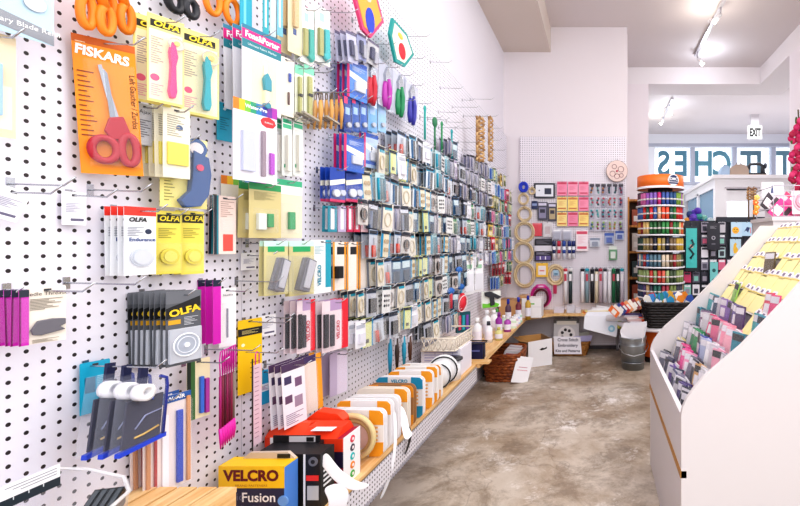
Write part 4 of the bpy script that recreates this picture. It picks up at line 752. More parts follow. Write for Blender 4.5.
disc('second black rimmed white ribbon disc, behind the first', 443, 0, 2.385, .078, 'f2f2f5', '26262c')
ribbon('ribbon_end', 'narrow white ribbon trailing from a reel down past the shelf', [(Xat(a_, 1.66), 1.66, Zat(b_, 1.66)) for a_, b_ in ((394, 410), (396, 430), (395, 450), (392, 468), (387, 485), (380, 500))], (.005, .004, 0), 'f5f5fa')
ribbon('ribbon_end', 'white ribbon loop bunched on the orange reels', [(-.80, 1.74, .58), (-.77, 1.73, .55), (-.76, 1.73, .50), (-.75, 1.72, .475), (-.73, 1.71, .47)], (.008, .012, .01), 'f3f3f8')
ribbon('ribbon_end', 'black ribbon tail hanging in front of the white shelf', [(-.785, 1.80, .49), (-.765, 1.79, .45), (-.762, 1.77, .42), (-.772, 1.75, .38)], (.002, .010, 0), '1c1c20')
# wire frame basket, printed cartons on the far shelf
r_ = empty('printed_carton', 'white carton covered in small print behind the black rimmed discs', 'box', (-.90, 2.64, SH+.001)); bevel(MB().box(-.13, -.09, 0, .10, .12, .155, 'edeaf4').build('body', r_), .002); o = MB()
for k in range(8): o.box(-.11, -.0915, .02+.016*k, .08, -.09, .026+.016*k, 'b4aed0')
for q in (-.05, .0, .05): o.box(q, -.0917, .01, q+.002, -.09, .145, '9c96bc')
o.build('print_lines', r_)
r_ = empty('thread_cone', 'white spool with a wide flat black top, by the printed carton', 'spool', (-.835, 2.49, SH+.001)); MB().lathe([(.001, 0), (.05, 0), (.05, .11), (.001, .11)], 'f4f4f8', 24).build('roll', r_); MB().lathe([(.012, 0), (.062, 0), (.062, .008), (.012, .008), (.012, 0)], '3c3c42', 28, c=(0, 0, .11)).build('flat_top', r_)
r_ = empty('lattice_tray', 'cream wire lattice tray against the wall above the printed carton', 'tray', (-.915, 2.66, SH+.178)); m_ = MB(); cw = col('eadfd0', .4)
for s in (-.02, .05): m_.tube([(-.09, -.17, s), (.10, -.17, s), (.10, .2, s), (-.09, .2, s)], .005, cw, 6, True)
for k in range(9):
    y0 = -.17+.037*k; m_.tube([(.10, y0, -.02), (.10, y0+.05, .05)], .0025, cw, 5); m_.tube([(.10, y0+.05, -.02), (.10, y0, .05)], .0025, cw, 5)
for k in range(6):
    x0 = -.09+.032*k; m_.tube([(x0, -.17, -.02), (x0+.03, -.17, .05)], .0025, cw, 5); m_.tube([(x0+.03, -.17, -.02), (x0, -.17, .05)], .0025, cw, 5)
m_.box(-.09, -.17, -.025, .1, .2, -.02, cw); m_.build('wire_frame', r_); 
r_ = empty('navy_box', 'dark navy box with pink print in a black wire holder', 'box', (-.85, 2.93, SH+.001)); bevel(MB().box(-.09, -.02, 0, .08, .05, .10, '1c2150').build('body', r_), .002); MB().box(-.08, -.022, .02, -.03, -.02, .06, 'b04a9c').box(-.02, -.022, .05, .06, -.02, .06, '6a70b0').build('printed_patch', r_); MB().tube([(-.1, -.03, .105), (.09, -.03, .105), (.09, .06, .105), (-.1, .06, .105)], .004, '1b1b1f', 6, True).tube([(-.1, -.03, .105), (-.1, -.03, 0)], .004, '1b1b1f', 6).tube([(.09, -.03, .105), (.09, -.03, 0)], .004, '1b1b1f', 6).build('wire_holder', r_)
# bottles and jars on the far pine shelf
def bottle(label, x, y, r, h, c, cap, name='bottle', z=SH, g=None):
    r_ = empty(name, label, 'bottle', (x, y, z), group=g); MB().lathe([(.001, 0), (r, 0), (r, h*.68), (r*.45, h*.78), (r*.4, h*.84), (.001, h*.84)], c, 16).build('body', r_); MB().lathe([(.001, h*.82), (r*.5, h*.82), (r*.46, h), (.001, h)], cap, 14).build('cap', r_)
    MB().lathe([(r*1.02, h*.15), (r*1.02, h*.5)], 'eae6f2', 16).build('label', r_); return r_
bl_ = [(-.93, 3.35, .035, .20, 'f1f0f4', 'f4f4f6', 'tall white bottle at the near end of the pine shelf'), (-.86, 3.42, .03, .16, 'eceaf0', '2a2c3a', 'white bottle with black top beside the tall white one'), (-.80, 3.50, .03, .10, 'd9d38e', 'c8c070', 'short yellow green jar at the shelf edge'),
       (-.92, 3.60, .035, .22, 'f3f2f6', 'e4e4ea', 'white squeeze bottle in the middle of the pine shelf'), (-.84, 3.68, .028, .19, '9a2c9c', '7a1f86', 'purple hourglass bottle on the pine shelf'), (-.80, 3.83, .03, .13, 'b04cb0', 'f0f0f4', 'small purple bottle right of the hourglass one'),
       (-.93, 3.88, .035, .18, 'f4f3f6', 'f0f0f2', 'white bottle behind the purple bottles'), (-.86, 3.96, .03, .12, 'c6dcc8', 'f4f4f4', 'pale green jar behind the purple bottles'), (-.95, 4.08, .03, .16, 'eef0f4', '5ab05c', 'white bottle with green cap')]
for x, y, r, h, c, cp, lab in bl_: bottle(lab, x, y, r, h, c, cp)
for k in range(3): bottle('spray can with blue cap, %s of three by the white carton' % ['left', 'middle', 'right'][k], -.86+.07*k, 4.15+.14*k, .028, .24, ['5a3a50', '7a2c3c', 'c8a03c'][k], '1f2fa8', 'spray_can', g='blue capped spray cans')
for k, (px, c) in enumerate(((492, 'd8e8d0'), (498, 'e4c8d8'), (503, 'c8d4f0'), (508, 'b8d8c0'))):
    Y = 3.9+.1*k; tag(MB().box(-.03, -.04, 0, .03, .04, .07, c).box(-.03, -.0405, .02, .03, -.04, .05, 'f4f4f4').box(-.025, -.03, .07, .025, .03, .085, 'f2f2f4').build('small_box', None, (-.79 + .0*k, Y+.1, SH), (0, 0, .3)), 'tiny pastel box at the pine shelf edge, %s towards the corner' % ORD[k], 'box')
r_ = empty('carton', 'open topped white carton with green mark on the pine shelf corner', 'box', (-.70, 4.62, SH), (0, 0, -.0)); MB().box(-.10, -.09, 0, .10, .09, .20, 'f4f2f4').box(-.10, -.0905, .11, .10, -.0895, .113, 'c8c4cc').build('body', r_); MB().box(-.02, -.092, .135, .03, -.0905, .15, '86c070').build('green_mark', r_); MB().poly([(-.10, .2), (-.03, .2), (-.07, .22), (-.14, .22)], -.09, .09, 'c99c6c').build('flap', r_)
tag(MB().box(-.12, -.10, 0, .12, .09, .17, 'cfa274').box(-.12, -.1, .17, .0, .09, .175, 'b98a5c').build('carton', None, (-.93, 4.7, SH), (0, 0, 0)), 'brown cardboard box left of the white carton', 'box')
for k, (x, w_, h_, c) in enumerate(((-.45, .11, .055, 'e4d8ea'), (-.32, .09, .075, 'd8dcea'), (-.24, .06, .05, 'eceaf0'))):
    r_ = empty('clear_tray', 'small clear tray of beads on the back shelf, %s' % ['left', 'middle', 'right'][k], 'tray', (x, 4.88, SH)); MB().box(-w_/2, -.05, 0, w_/2, .05, h_, clear('f0eef8', .45)).build('tub', r_); MB().box(-w_*.45, -.045, .003, w_*.45, .045, h_*.6, c).build('contents', r_)
for k, c in enumerate(('e4a43a', 'd84c3a', 'f0dc8c')): tag(MB().box(-.13, -.06, 0, .13, .06, .008, c).box(-.1, -.0605, 0, .1, -.0595, .008, 'f4ecd8').build('booklet', None, (-.06+.01*k, 4.86, SH+.0085*k), (0, 0, .04*k)), '%s booklet in the flat pile on the back shelf' % ['orange lowest', 'red middle', 'pale yellow top'][k], 'booklet')
# ---------------------------------------------------------------- on the floor
WICK = woodmat('wicker', '6e2f12', 'b4662f', 30, (1, 1, 3))
def wicker(label, cx, cy, w, d, h, m, name='wicker_basket', rot=0, z=0, rows=9):
    r_ = empty(name, label, 'basket', (cx, cy, z), (0, 0, rot)); W, D = w/2, d/2
    body = MB()
    n = 44
    for j in range(rows):
        zz = h*(j+.5)/rows; s = .80+.20*(j+.5)/rows; pts = []
        for i in range(n):
            a = 2*PI*i/n; ca, sa = math.cos(a), math.sin(a); q = (abs(ca)**6+abs(sa)**6)**(-1/6); wv = 1+.035*(1 if (i+j) % 2 else -1)
            pts.append((W*s*ca*q*wv, D*s*sa*q*wv, zz))
        body.tube(pts, h/rows*.62, m, 6, True)
    body.box(-W*.78, -D*.78, 0, W*.78, D*.78, .01, m); body.build('woven_body', r_)
    pts = [(W*1.02*math.cos(2*PI*i/32)*(abs(math.cos(2*PI*i/32))**6+abs(math.sin(2*PI*i/32))**6)**(-1/6), D*1.02*math.sin(2*PI*i/32)*(abs(math.cos(2*PI*i/32))**6+abs(math.sin(2*PI*i/32))**6)**(-1/6), h) for i in range(32)]
    MB().tube(pts, .014, m, 8, True).build('rim', r_); return r_
wicker('reddish brown wicker basket on the floor under the pine shelf', -.87, 4.06, .33, .42, .24, WICK)
for k in range(5): tag(MB().box(-.1, -.003, 0, .1, .003, .14, ['f0eef2', 'e4d8dc', 'f4f2f4', 'd8ccd4', 'efe8ec'][k]).box(-.08, -.0035, .09, .06, .0035, .11, 'c87c8c').build('pattern_leaflet', None, (-.83, 4.0+.05*k, .12), (.3, .25, .9)), 'white leaflet standing in the reddish wicker basket, %s from the front' % ORD[k], 'leaflet')
tag(MB().poly([(-.09, -.005), (.07, 0), (.09, .22), (-.07, .22)], 0, .003, 'f2f0f4').box(-.05, -.001, .10, .05, 0, .105, 'd88c9c').box(-.04, -.001, .125, .045, 0, .13, 'c47c90').build('paper_sign', None, (-.695, 3.86, .005), (-.12, .25, .62)), 'white paper sign leaning on the corner of the reddish wicker basket', 'sign')
r_ = empty('storage_box', 'white fronted open cardboard box with a cut-out handle on the floor', 'box', (-.66, 4.50, 0), (0, 0, .5)); wb = 'f0eef1'; kb = 'c9995f'; ks = 'b8a088'
bx = MB(); bx.poly([(-.125, 0), (.125, 0), (.125, .27), (-.125, .255)], -.15, -.146, wb); bx.box(-.125, .146, 0, .125, .15, .26, kb); bx.box(-.125, -.146, 0, -.121, .146, .25, ks); bx.box(.121, -.146, 0, .125, .146, .265, ks); bx.box(-.125, -.15, 0, .125, .15, .004, kb); bx.build('body', r_)
MB().poly([(-.01, .17), (.02, .185), (.04, .178), (.07, .19), (.065, .172), (.04, .165), (.01, .16)], -.152, -.15, '1b1719').build('handle_cutout', r_); MB().add([(-.125, -.148, .25), (-.121, .148, .25), (-.2, .148, .27), (-.2, -.12, .265)], [(0, 1, 2, 3)], kb).build('flap', r_)
r_ = wicker('low tan wicker basket with a paper sign under the back shelf', -.33, 4.88, .42, .22, .14, woodmat('wicker_light', '8a5a26', 'c68f4e', 30, (1, 1, 3)), rows=6)
r_ = empty('paper_sign', 'white handwritten sign on the front of the tan wicker basket', 'sign', (-.345, 4.742, .03), (-.1, 0, 0))
MB().poly([(-.145, .0), (.15, .0), (.135, .18), (-.155, .19)], 0, .002, 'f1eef6').build('sheet', r_)
for s_, z_ in (('Cross Stitch', .15), ('Embroidery', .092), ('Kits and Patterns', .034)): text(s_, .045 if len(s_) < 14 else .038, '3b3550', r_, (0, -.001, z_), bold=.0008)
r_ = empty('stitch_kit', 'square clear packed craft kit with round floral motif, in the tan basket', 'kit', (-.37, 4.87, .10), (-.12, 0, 0)); MB().box(-.14, 0, 0, .14, .015, .28, 'cac6c8').box(-.14, -.002, .235, .14, 0, .28, '58524e').box(-.11, -.003, .22, .11, -.001, .26, 'e4ddd2').build('packet', r_)
MB().cyl((0, -.004, .11), (0, 0, .11), .095, 'e6e0e0', 24).build('motif_disc', r_)
for k in range(7): MB().ball((.05*math.cos(k*.9), -.006, .11+.055*math.sin(k*.9)), .017, '3a3236', 6, (1, .3, 1)).build('dark_flower', r_)
tag(MB().poly([(-.11, 0), (.11, .01), (.13, .075), (-.08, .06)], 0, .02, 'b9b2dc').build('lilac_packet', None, (-.21, 4.83, .14), (-.3, 0, 0)), 'lilac packet lying in the tan basket, right of the kit', 'packet')
tag(MB().poly([(-.05, 0), (.08, .0), (.07, .10), (-.05, .09)], 0, .01, 'b9b8ac').build('grey_packet', None, (-.19, 4.93, .13), (-.1, 0, 0)), 'grey packet standing at the back of the tan basket', 'packet')
# bucket
ZN = col('a4a9ae', .3, .85, 0, .12)
bxx, byy = Xat(633, 4.33), 4.33
r_ = empty('metal_bucket', 'galvanised metal bucket on the floor, filled with white paper', 'bucket', (bxx, byy, 0))
MB().lathe([(.001, .004), (.105, .004), (.108, 0), (.125, .22), (.128, .235), (.125, .24), (.132, .30), (.136, .31), (.130, .314), (.12, .24), (.1, .01), (.001, .008)], ZN, 32).build('body', r_)
for z_, rr_ in ((.07, .1145), (.235, .128)): MB().tube([(rr_*math.cos(2*PI*i/28), rr_*math.sin(2*PI*i/28), z_) for i in range(28)], .004, ZN, 6, True).build('hoop', r_)
MB().tube([(-.13, 0, .28), (-.145, -.06, .22), (-.10, -.12, .17), (0, -.15, .15), (.1, -.12, .17), (.145, -.06, .22), (.13, 0, .28)], .003, STEEL, 6).build('handle', r_)
rp = random.Random(3)
m_ = MB()
for k in range(7):
    a = rp.uniform(0, 6.28); cx, cy = .04*math.cos(a), .04*math.sin(a)-.05; m_.add([(cx-.07, cy, .25), (cx+.06, cy-.02, .26), (cx+.09, cy-.03, .42+rp.uniform(0, .06)), (cx-.06, cy+.02, .44), (cx-.1, cy+.03, .36)], [(0, 1, 2, 3, 4)], 'f2f0f6')
tag(m_.build('paper_bundle', None, (bxx, byy, 0)), 'crumpled white papers standing up out of the metal bucket', 'paper')
for k in range(3):
    Y = 4.7; tag(MB().tube([(-.16, 0, 0), (.16, 0, .01)], .018, 'f4f3f7', 14).tube([(-.162, 0, 0), (-.15, 0, 0)], .012, 'd8d4dc', 10).build('paper_roll', None, (.02+.045*k, 4.86+.06*k, SH+.02), (0, .1*k, .2)), 'white paper roll on the right end of the back shelf, %s' % ['front', 'middle', 'rear'][k], 'paper roll')
r_ = empty('paper_sheet', 'big white sheet with a pale blue emblem draped off the back shelf', 'paper', (.03, 4.70, .47)); m_ = MB()
m_.add([(-.16, 0, .02), (.14, .02, .02), (.17, -.06, -.02), (-.19, -.08, -.01), (-.2, -.1, -.14), (.14, -.09, -.23)], [(0, 1, 2, 3), (3, 2, 5, 4)], 'eef0f8'); m_.build('sheet', r_); MB().cyl((.09, -.098, -.14), (.09, -.092, -.14), .035, '9fd0e8', 18).cyl((.09, -.1, -.14), (.09, -.098, -.14), .018, 'd9eef6', 14).build('blue_emblem', r_)
tag(MB().tube([(0, 0, 0), (0, 0, .09)], [.022, .02], 'd9d86a', 10).tube([(0, 0, .09), (0, 0, .11)], .012, '2f3a30', 8).build('yellow_bottle', None, (.20, 4.62, .33), (0, .1, 0)), 'small yellow bottle with dark cap at the rim of the bucket', 'bottle')
# ---------------------------------------------------------------- back wall display
def hoop(label, cx, cy, rx, ry, c, r=.009, off=.03, name='embroidery_hoop', g=None, part2=None):
    Y = BY-off; k = Y/F; r_ = empty(name, label, 'hoop', (Xat(cx, Y), Y, Zat(cy, Y)), (0, 0, 0), g)
    MB().tube(ell(0, 0, rx*k, ry*k, 0, 32), r, c, 8, True).build('outer_ring', r_); MB().tube(ell(0, 0, rx*k-r*1.7, ry*k-r*1.7, .004, 32), r*.7, c, 8, True).build('inner_ring', r_)
    MB().cyl((-.012, 0, ry*k+.008), (.012, 0, ry*k+.008), .005, 'c9b070', 8).build('clamp_screw', r_)
    hook((Xat(cx, Y), BY, Zat(cy-ry, Y)-.006), off+.03, 'steel hook of the '+label.split(',')[0], 0); return r_
WD = woodmat('hoop_beech', 'cdb48c', 'e9d7b4', 20, (1, 1, 1))
hoop('small blue embroidery hoop, topmost in the hoop column', 523.5, 187, 4, 4.5, '2a45c8', .012)
hoop('smallest beech hoop, under the blue hoop', 523.5, 199, 5, 5.5, WD, .008)
hoop('second smallest beech hoop in the column', 524.5, 214, 6.8, 7, WD)
hoop('mid sized beech hoop in the column', 524.5, 232, 9.5, 9.8, WD, .011)
hoop('large beech hoop above the lowest one', 523, 253, 10, 11, WD, .011)
hoop('largest beech hoop, lowest in the column', 524.5, 275, 10.2, 12, WD, .013)
hoop('tiny beech hoop right of the blue hoop', 532, 191, 3, 3.2, WD, .007)
hoop('round beech hoop with a small label, right of the lowest column hoop', 555.5, 275, 8.3, 9.5, WD, .017)
hoop('magenta flexible hoop at the bottom of the back wall', 541, 296, 9.8, 11, 'd02f92', .011)
hoop('dark plum hoop inside the magenta one', 541, 298, 7.5, 9, '6a1c3c', .008, .045)
Y = BY-.05; tag(MB().box(-.03, 0, -.03, .03, .003, .03, 'a8c8dc').box(-.02, -.001, -.02, .02, 0, .0, '5f7f98').build('hoop_label', None, (Xat(556, Y), Y, Zat(273, Y))), 'small blue paper label inside the round beech hoop', 'label')
tag(MB().box(-.02, 0, -.10, .02, .012, .0, 'b82a58').build('pink_tassel', None, (Xat(555, Y), Y, Zat(284, Y)-.01)), 'small crimson tag hanging below the round beech hoop', 'tag')
tag(MB().box(-.05, 0, -.012, .05, .004, .03, 'dc3ca4').box(-.03, -.001, .0, .03, 0, .015, 'f6d8ec').build('hoop_card', None, (Xat(541, Y), Y, Zat(287, Y))), 'pink card at the top of the magenta hoop', 'card')
bk = lambda *o: list(o)
BI('frame_pack', 'dark bordered pack with white panel, top left of the back wall', 'pack', (534, 183, 555, 198), .03, '2a2c38', [('R', .08, .12, .92, .9, 'e4e6ee'), ('R', .5, .35, .82, .75, '2c3048'), ('D', .25, .5, .008, '40486c')])
BI('notion_pack', 'dark grey pack with phone-like window, left of pair', 'pack', (537.5, 202, 547.5, 220), .03, '4c4a5a', [('R', .15, .3, .85, .9, '8c88a4'), ('R', .25, .4, .75, .6, '343244'), ('R', .1, .06, .9, .2, 'd0cce0')], n=2, gap=.02, short='grey window packs left hook')
BI('notion_pack', 'dark grey pack with tan window, right of pair', 'pack', (548, 203, 556.5, 221), .03, '3f3d4c', [('R', .15, .3, .85, .9, 'b8a684'), ('R', .25, .4, .75, .6, '343244'), ('R', .1, .06, .9, .2, 'd0cce0')], n=2, gap=.02, short='tan window packs right hook')
BI('notion_pack', 'small navy pack under the white panel pack', 'pack', (531.5, 201, 537.5, 209), .03, '2a3560', [('R', .1, .3, .9, .6, '90a0cc')])
BI('felt_pack', 'plain red square pack below the grey packs', 'pack', (532.5, 223, 542, 236), .03, 'e0364a', [('R', .1, .02, .9, .1, 'f0a0a8'), ('B', .03, .1, .97, .97, .01)])
BI('felt_pack', 'pale clear pack right of the red square', 'pack', (543, 222, 552, 237), .03, 'd9d5d8', [('R', .2, .3, .8, .8, 'c6b8bc'), ('B', .03, .1, .97, .97, .01)])
BI('floss_box', 'black topped pack with white band, upper of two', 'pack', (534.5, 239, 552, 251), .04, '24222c', [('R', 0, .55, 1, 1, 'e2e0ea'), ('L', .1, .15, .9, .4, 2, 'b4b2c4')])
BI('floss_box', 'black pack with a row of purple motifs, lower of two', 'pack', (534.5, 251.5, 552, 261), .04, '262234', [('R', .08, .45, .92, .9, '6a5c9c'), ('L', .1, .1, .9, .3, 2, 'c8c4dc'), ('R', .3, .5, .36, .85, 'f0eef6'), ('R', .6, .5, .66, .85, 'f0eef6')])
# pink and yellow cards, three by three
PK = [['f08cae', 'f49ab8', 'f290b0'], ['f3dc8c', 'f6d878', 'f08cae'], ['f6dd90', 'f08aac', 'f5d97c']]
for a in range(3):
    for b in range(3):
        c = PK[a][b]; nm = 'pink' if c[0:2] in ('f0', 'f4', 'f2') and c[2] in '89' else 'yellow'; dk = 'c83a5c' if nm == 'pink' else 'c8763c'
        BI('needle_card', '%s needle card, %s of the three by three card block' % (nm, ['upper left', 'upper middle', 'upper right', 'centre left', 'centre', 'centre right', 'lower left', 'lower middle', 'lower right'][a*3+b]), 'card', (557+10.8*b, 181.5+15.3*a, 567+10.8*b, 195.5+15.3*a), .03, c,
           [('R', .05, .06, .95, .2, dk), ('R', .1, .78, .9, .88, dk), ('L', .15, .32, .85, .6, 3, dk)], n=2, gap=.01, short='%s cards at %s place of the block' % (nm, ORD[a*3+b]))
BI('needle_card', 'tall pink and white card under the pink and yellow block', 'card', (576, 230, 588, 251), .04, 'f4e4ea', [('R', .05, .06, .95, .2, 'd8506c'), ('R', .1, .78, .9, .9, 'd8506c'), ('L', .15, .3, .85, .65, 4, 'e08ca0')], n=2, gap=.01, short='tall pink and white cards')
for j, px in enumerate((552.5, 562.5)): BI('clear_case', 'grey clear bobbin case pack, %s of two above the pen tubes' % ['left', 'right'][j], 'pack', (px, 229, px+9, 240), .05, 'c9c9d6', [('R', .1, .05, .9, .2, 'f2f2f6'), ('P', 'case', .12, .3, .88, .92, 'aeb0c0', .012)])
for j, (px, c, d) in enumerate(((552, '26305c', 'e8e8f0'), (557, 'c02c48', 'e8d8dc'), (562, '2f4fa0', 'dfe4f2'), (567.5, '2a3a80', 'f0f0f4'), (571.5, '223070', 'e4e6f0'))):
    Y = BY-.07; r_ = empty('pen_tube', '%s capped white tube, %s from left in the tube row' % (['navy', 'crimson', 'blue', 'navy', 'dark blue'][j], ORD[j]), 'tube', (Xat(px+2, Y), Y, Zat(241, Y)))
    MB().cyl((0, 0, 0), (0, 0, -.06), .021, c, 12).build('cap', r_); MB().cyl((0, 0, -.06), (0, 0, -.2), .019, d, 12).build('body', r_); MB().cyl((0, 0, -.1), (0, 0, -.14), .0195, c, 12).build('band', r_)
    hook((Xat(px+2, Y), BY, Zat(241, Y)+.01), .09, 'steel hook above the %s tube on back wall' % ORD[j], 0)
# yellow sun hoop pack
BI('hoop_pack', 'yellow bordered pack with a white centre, above the magenta hoop', 'pack', (536, 263, 548, 277), .05, 'f2c44c', [('R', .18, .2, .82, .85, 'f4ecec'), ('R', .3, .5, .7, .6, 'e08c8c')])
# pizza shaped round felt disc at top right
r_ = empty('felt_disc', 'round pale pink disc of drawn circles hanging at top right of back board', 'disc', (Xat(617, 5.04), 5.04, Zat(171, 5.04))); MB().cyl((0, .0, 0), (0, .012, 0), .118, 'e6cfc8', 32).build('disc', r_)
for dx, dz, q in ((-.05, -.03, .03), (.045, .02, .032), (.0, -.06, .028), (-.03, .05, .025), (.05, -.05, .022)): MB().tube(ell(dx, dz, q, q, -.002, 16), .003, '8a5c60', 5, True).build('drawn_ring', r_)
MB().ball((0, 0, .0), .012, 'c83a5c', 6).build('red_dot', r_); MB().tube(ell(0, 0, .118, .118, .006, 30), .006, 'a89088', 6, True).build('rim', r_)
hook((Xat(617, 5.04), BY, Zat(171, 5.04)+.122), .08, 'steel hook above the round pale pink disc', 0)
# charm and button strips, four columns by three rows of little packs
for a in range(4):
    for b in range(6):
        px, py = 589.5+5.8*b, 184+12.0*a; Y = BY-.03
        c1 = rnd.choice(['3a3a48', '6a3a50', '2c5a60', '50486c', 'b07a50', '7ca8a4', '8c3a58', '3f6f8c']); c2 = ['4a4456', 'b8485c', '40a0a8', '98b86c'][a]
        r_ = empty('charm_card', 'little clear charm card, %s across in the %s row beside the pink cards' % (ORD[b], ORD[a]), 'card', (Xat(px+2.4, Y), Y, Zat(py, Y)))
        MB().box(-.028, 0, -.13, .028, .002, .0, ['b8b4c4', 'cfccd8', 'a09cb0'][b % 3]).box(-.026, -.001, -.03, .026, 0, 0, '3c3a44' if a == 0 else 'c8c6d2').build('card', r_)
        m_ = MB()
        for q in range(4): m_.ball((rnd.uniform(-.010, .010), -.006, -.03-.022*q), .0135, c1 if q % 2 else c2, 5, (1, .6, 1))
        m_.build('charms', r_)
    hook((Xat(606, BY-.03), BY, Zat(184+12*a, BY)-.008), .05, 'steel bar hook behind the %s row of charm cards' % ORD[a], 0)
for j, (px, py, w_, h_, c, c2, lab) in enumerate(((590, 238, 10, 9, 'cfd4de', '8a94a8', 'grey lens shaped pack left of the green pack'), (604.5, 233, 9.5, 11, '9ca8c8', '3a5cb0', 'pale blue pack with dark blue top right of the tall pink card'), (615.5, 231, 8.5, 9, 'b4c0dc', '3858a8', 'small blue topped pack at the right edge of back board'), (609, 246, 8, 14, '5d9a6c', 'e0e8e0', 'green pack with clear bottle under the pale blue pack'))):
    BI('notion_pack', lab, 'pack', (px, py, px+w_, py+h_), .05, c, [('R', 0, 0, 1, .25, c2), ('P', 'contents', .2, .4, .8, .88, c2, .012), ('B', .05, .3, .95, .95, .016)])
# hanging fabric rolls
RL = [(565.5, 'e9e6ea', 'c8404c', 'white'), (570.5, '2c3c40', 'e8e8e8', 'black and cream'), (582.5, 'f2f0f4', '2a2a34', 'white with black cap'), (587, '8fa8b4', '2aa0b8', 'pale blue with teal cap'), (592.2, '1c1c26', '30303c', 'black'), (596.5, 'e4d8c0', '2a2a34', 'cream'), (600.6, 'c8b8c4', 'b03848', 'mauve with red cap'), (605, 'eeeaf2', '3a3a44', 'off white with dark cap'), (609.5, 'f4f2f8', 'e4e2e8', 'plain white'), (613.7, '24704c', '2f8a5c', 'green'), (617.8, '1d4438', '243038', 'dark green'), (622, 'd8d0dc', '2ca8b8', 'lilac with teal cap')]
for j, (px, c, cc, nm) in enumerate(RL):
    Y = BY-.06; zt, zb = Zat(268.5, Y), Zat(302.5 if j > 1 else 303.5, Y); r_ = empty('fabric_roll', '%s fabric roll, %s from left among the hanging rolls' % (nm, ORD[j]), 'fabric roll', (Xat(px, Y), Y, zt), group=None)
    MB().cyl((0, 0, -.03), (0, 0, zb-zt), .0215, c, 14).build('roll', r_); MB().cyl((0, 0, 0), (0, 0, -.032), .0225, cc, 14).build('cap', r_); MB().box(-.014, -.0235, -.14, .014, -.02, -.06, 'f0eef2' if j % 3 else 'c24458').build('paper_band', r_)
    hook((Xat(px, Y), BY, zt+.006), .08, 'steel hook of the %s fabric roll, %s from left' % (nm, ORD[j]), 0)
# light bar shelf, bookcase beyond the pier
BR = woodmat('walnut', 'a0642c', 'dc9c50', 5, (8, 8, 1))
r_ = empty('bookcase', 'narrow brown wooden bookcase beyond the back wall, behind the thread tower', 'bookcase', (.55, 5.75, 0)); 
x0 = Xat(626.5, 5.6)-.55
MB().box(x0, -.15, 0, x0+.035, .15, 1.80, BR).build('side_panel', r_); MB().box(.30, -.15, 0, .33, .15, 1.80, BR).build('side_panel', r_); MB().box(x0, .13, 0, .33, .15, 1.8, col('5a3418')).build('back_panel', r_)
for k in range(6): MB().box(x0+.035, -.14, .1+.33*k, .30, .13, .125+.33*k, BR).build('shelf', r_)
for k in range(5):
    for q in range(2):
        tag(MB().box(-.05, -.08, 0, .05, .08, .2+.03*((k+q) % 2), ['d8cfc8', '5c6470', 'a8543c', 'c8c0c8', '46585c', 'b8a890'][(k*2+q) % 6]).box(-.03, -.082, .05, .03, -.08, .12, 'efe9e4').build('pattern_book', None, (.46+.13*q, 5.74, .127+.33*k), (.0, 0, 0)), '%s pattern book, %s on the %s shelf of the brown bookcase' % (['pale', 'slate', 'rust', 'grey', 'dark green', 'tan'][(k*2+q) % 6], ['left', 'right'][q], ORD[k]), 'book')
# ---------------------------------------------------------------- thread tower on its low round table
TX, TY = .64, 4.70
r_ = empty('round_table', 'low white round table with an orange drum base under the thread tower', 'table', (TX, TY, 0))
MB().lathe([(.001, .36), (.455, .36), (.47, .37), (.47, .395), (.455, .405), (.001, .405)], col('f2eff4', .35), 48).build('table_top', r_)
MB().lathe([(.001, .06), (.245, .06), (.245, .36), (.001, .36)], col('ee6f1c', .4), 40).build('drum_base', r_); MB().lathe([(.001, 0), (.225, 0), (.225, .06), (.001, .06)], '2a2226', 32).build('plinth', r_)
r_ = empty('thread_tower', 'tall round thread display with orange header and white shelves', 'display stand', (TX, TY, .406)); TR = .245
MB().lathe([(.001, 0), (.13, 0), (.13, 1.42), (.001, 1.42)], col('2c3038', .5), 24).build('core', r_)
oz = Zat(187.5, TY-.24)-.406; ot = Zat(174.5, TY-.2)-.406
MB().lathe([(.001, oz+.01), (TR, oz+.01), (TR, ot), (.001, ot)], col('f07a2c', .4), 48).build('orange_header', r_); MB().lathe([(TR+.004, oz), (TR+.006, oz+.022), (TR-.02, oz+.022)], 'f2f0f4', 48).build('white_band', r_)
a0 = -PI/2+.42
q = Vector((math.cos(a0)*(TR+.003), math.sin(a0)*(TR+.003), (oz+ot)/2+.01)); lg = empty('logo_plate', '', '', tuple(q), (0, 0, a0+PI/2)); lg.parent = r_
for kk in ('label', 'category'):
    if kk in lg: del lg[kk]
m_ = MB(); m_.poly([(.062*math.cos(i*PI/8), .058*math.sin(i*PI/8)) for i in range(16)], -.004, .02, 'f6f4f6'); m_.build('white_disc', lg)
MB().poly([(.05*math.cos(i*PI/8), .046*math.sin(i*PI/8)+.004) for i in range(9)]+[(-.05, -.018), (.05, -.018)], -.006, -.004, '1d2a5c').box(-.052, -.006, -.04, .052, -.004, -.024, '1d2a5c').build('navy_emblem', lg)
text('DMC', .040, 'f6f4f6', lg, (0, -.0075, .008), bold=.0012)
tiers = [205, 219.5, 234.5, 251, 267.5, 283.5, 298.5]
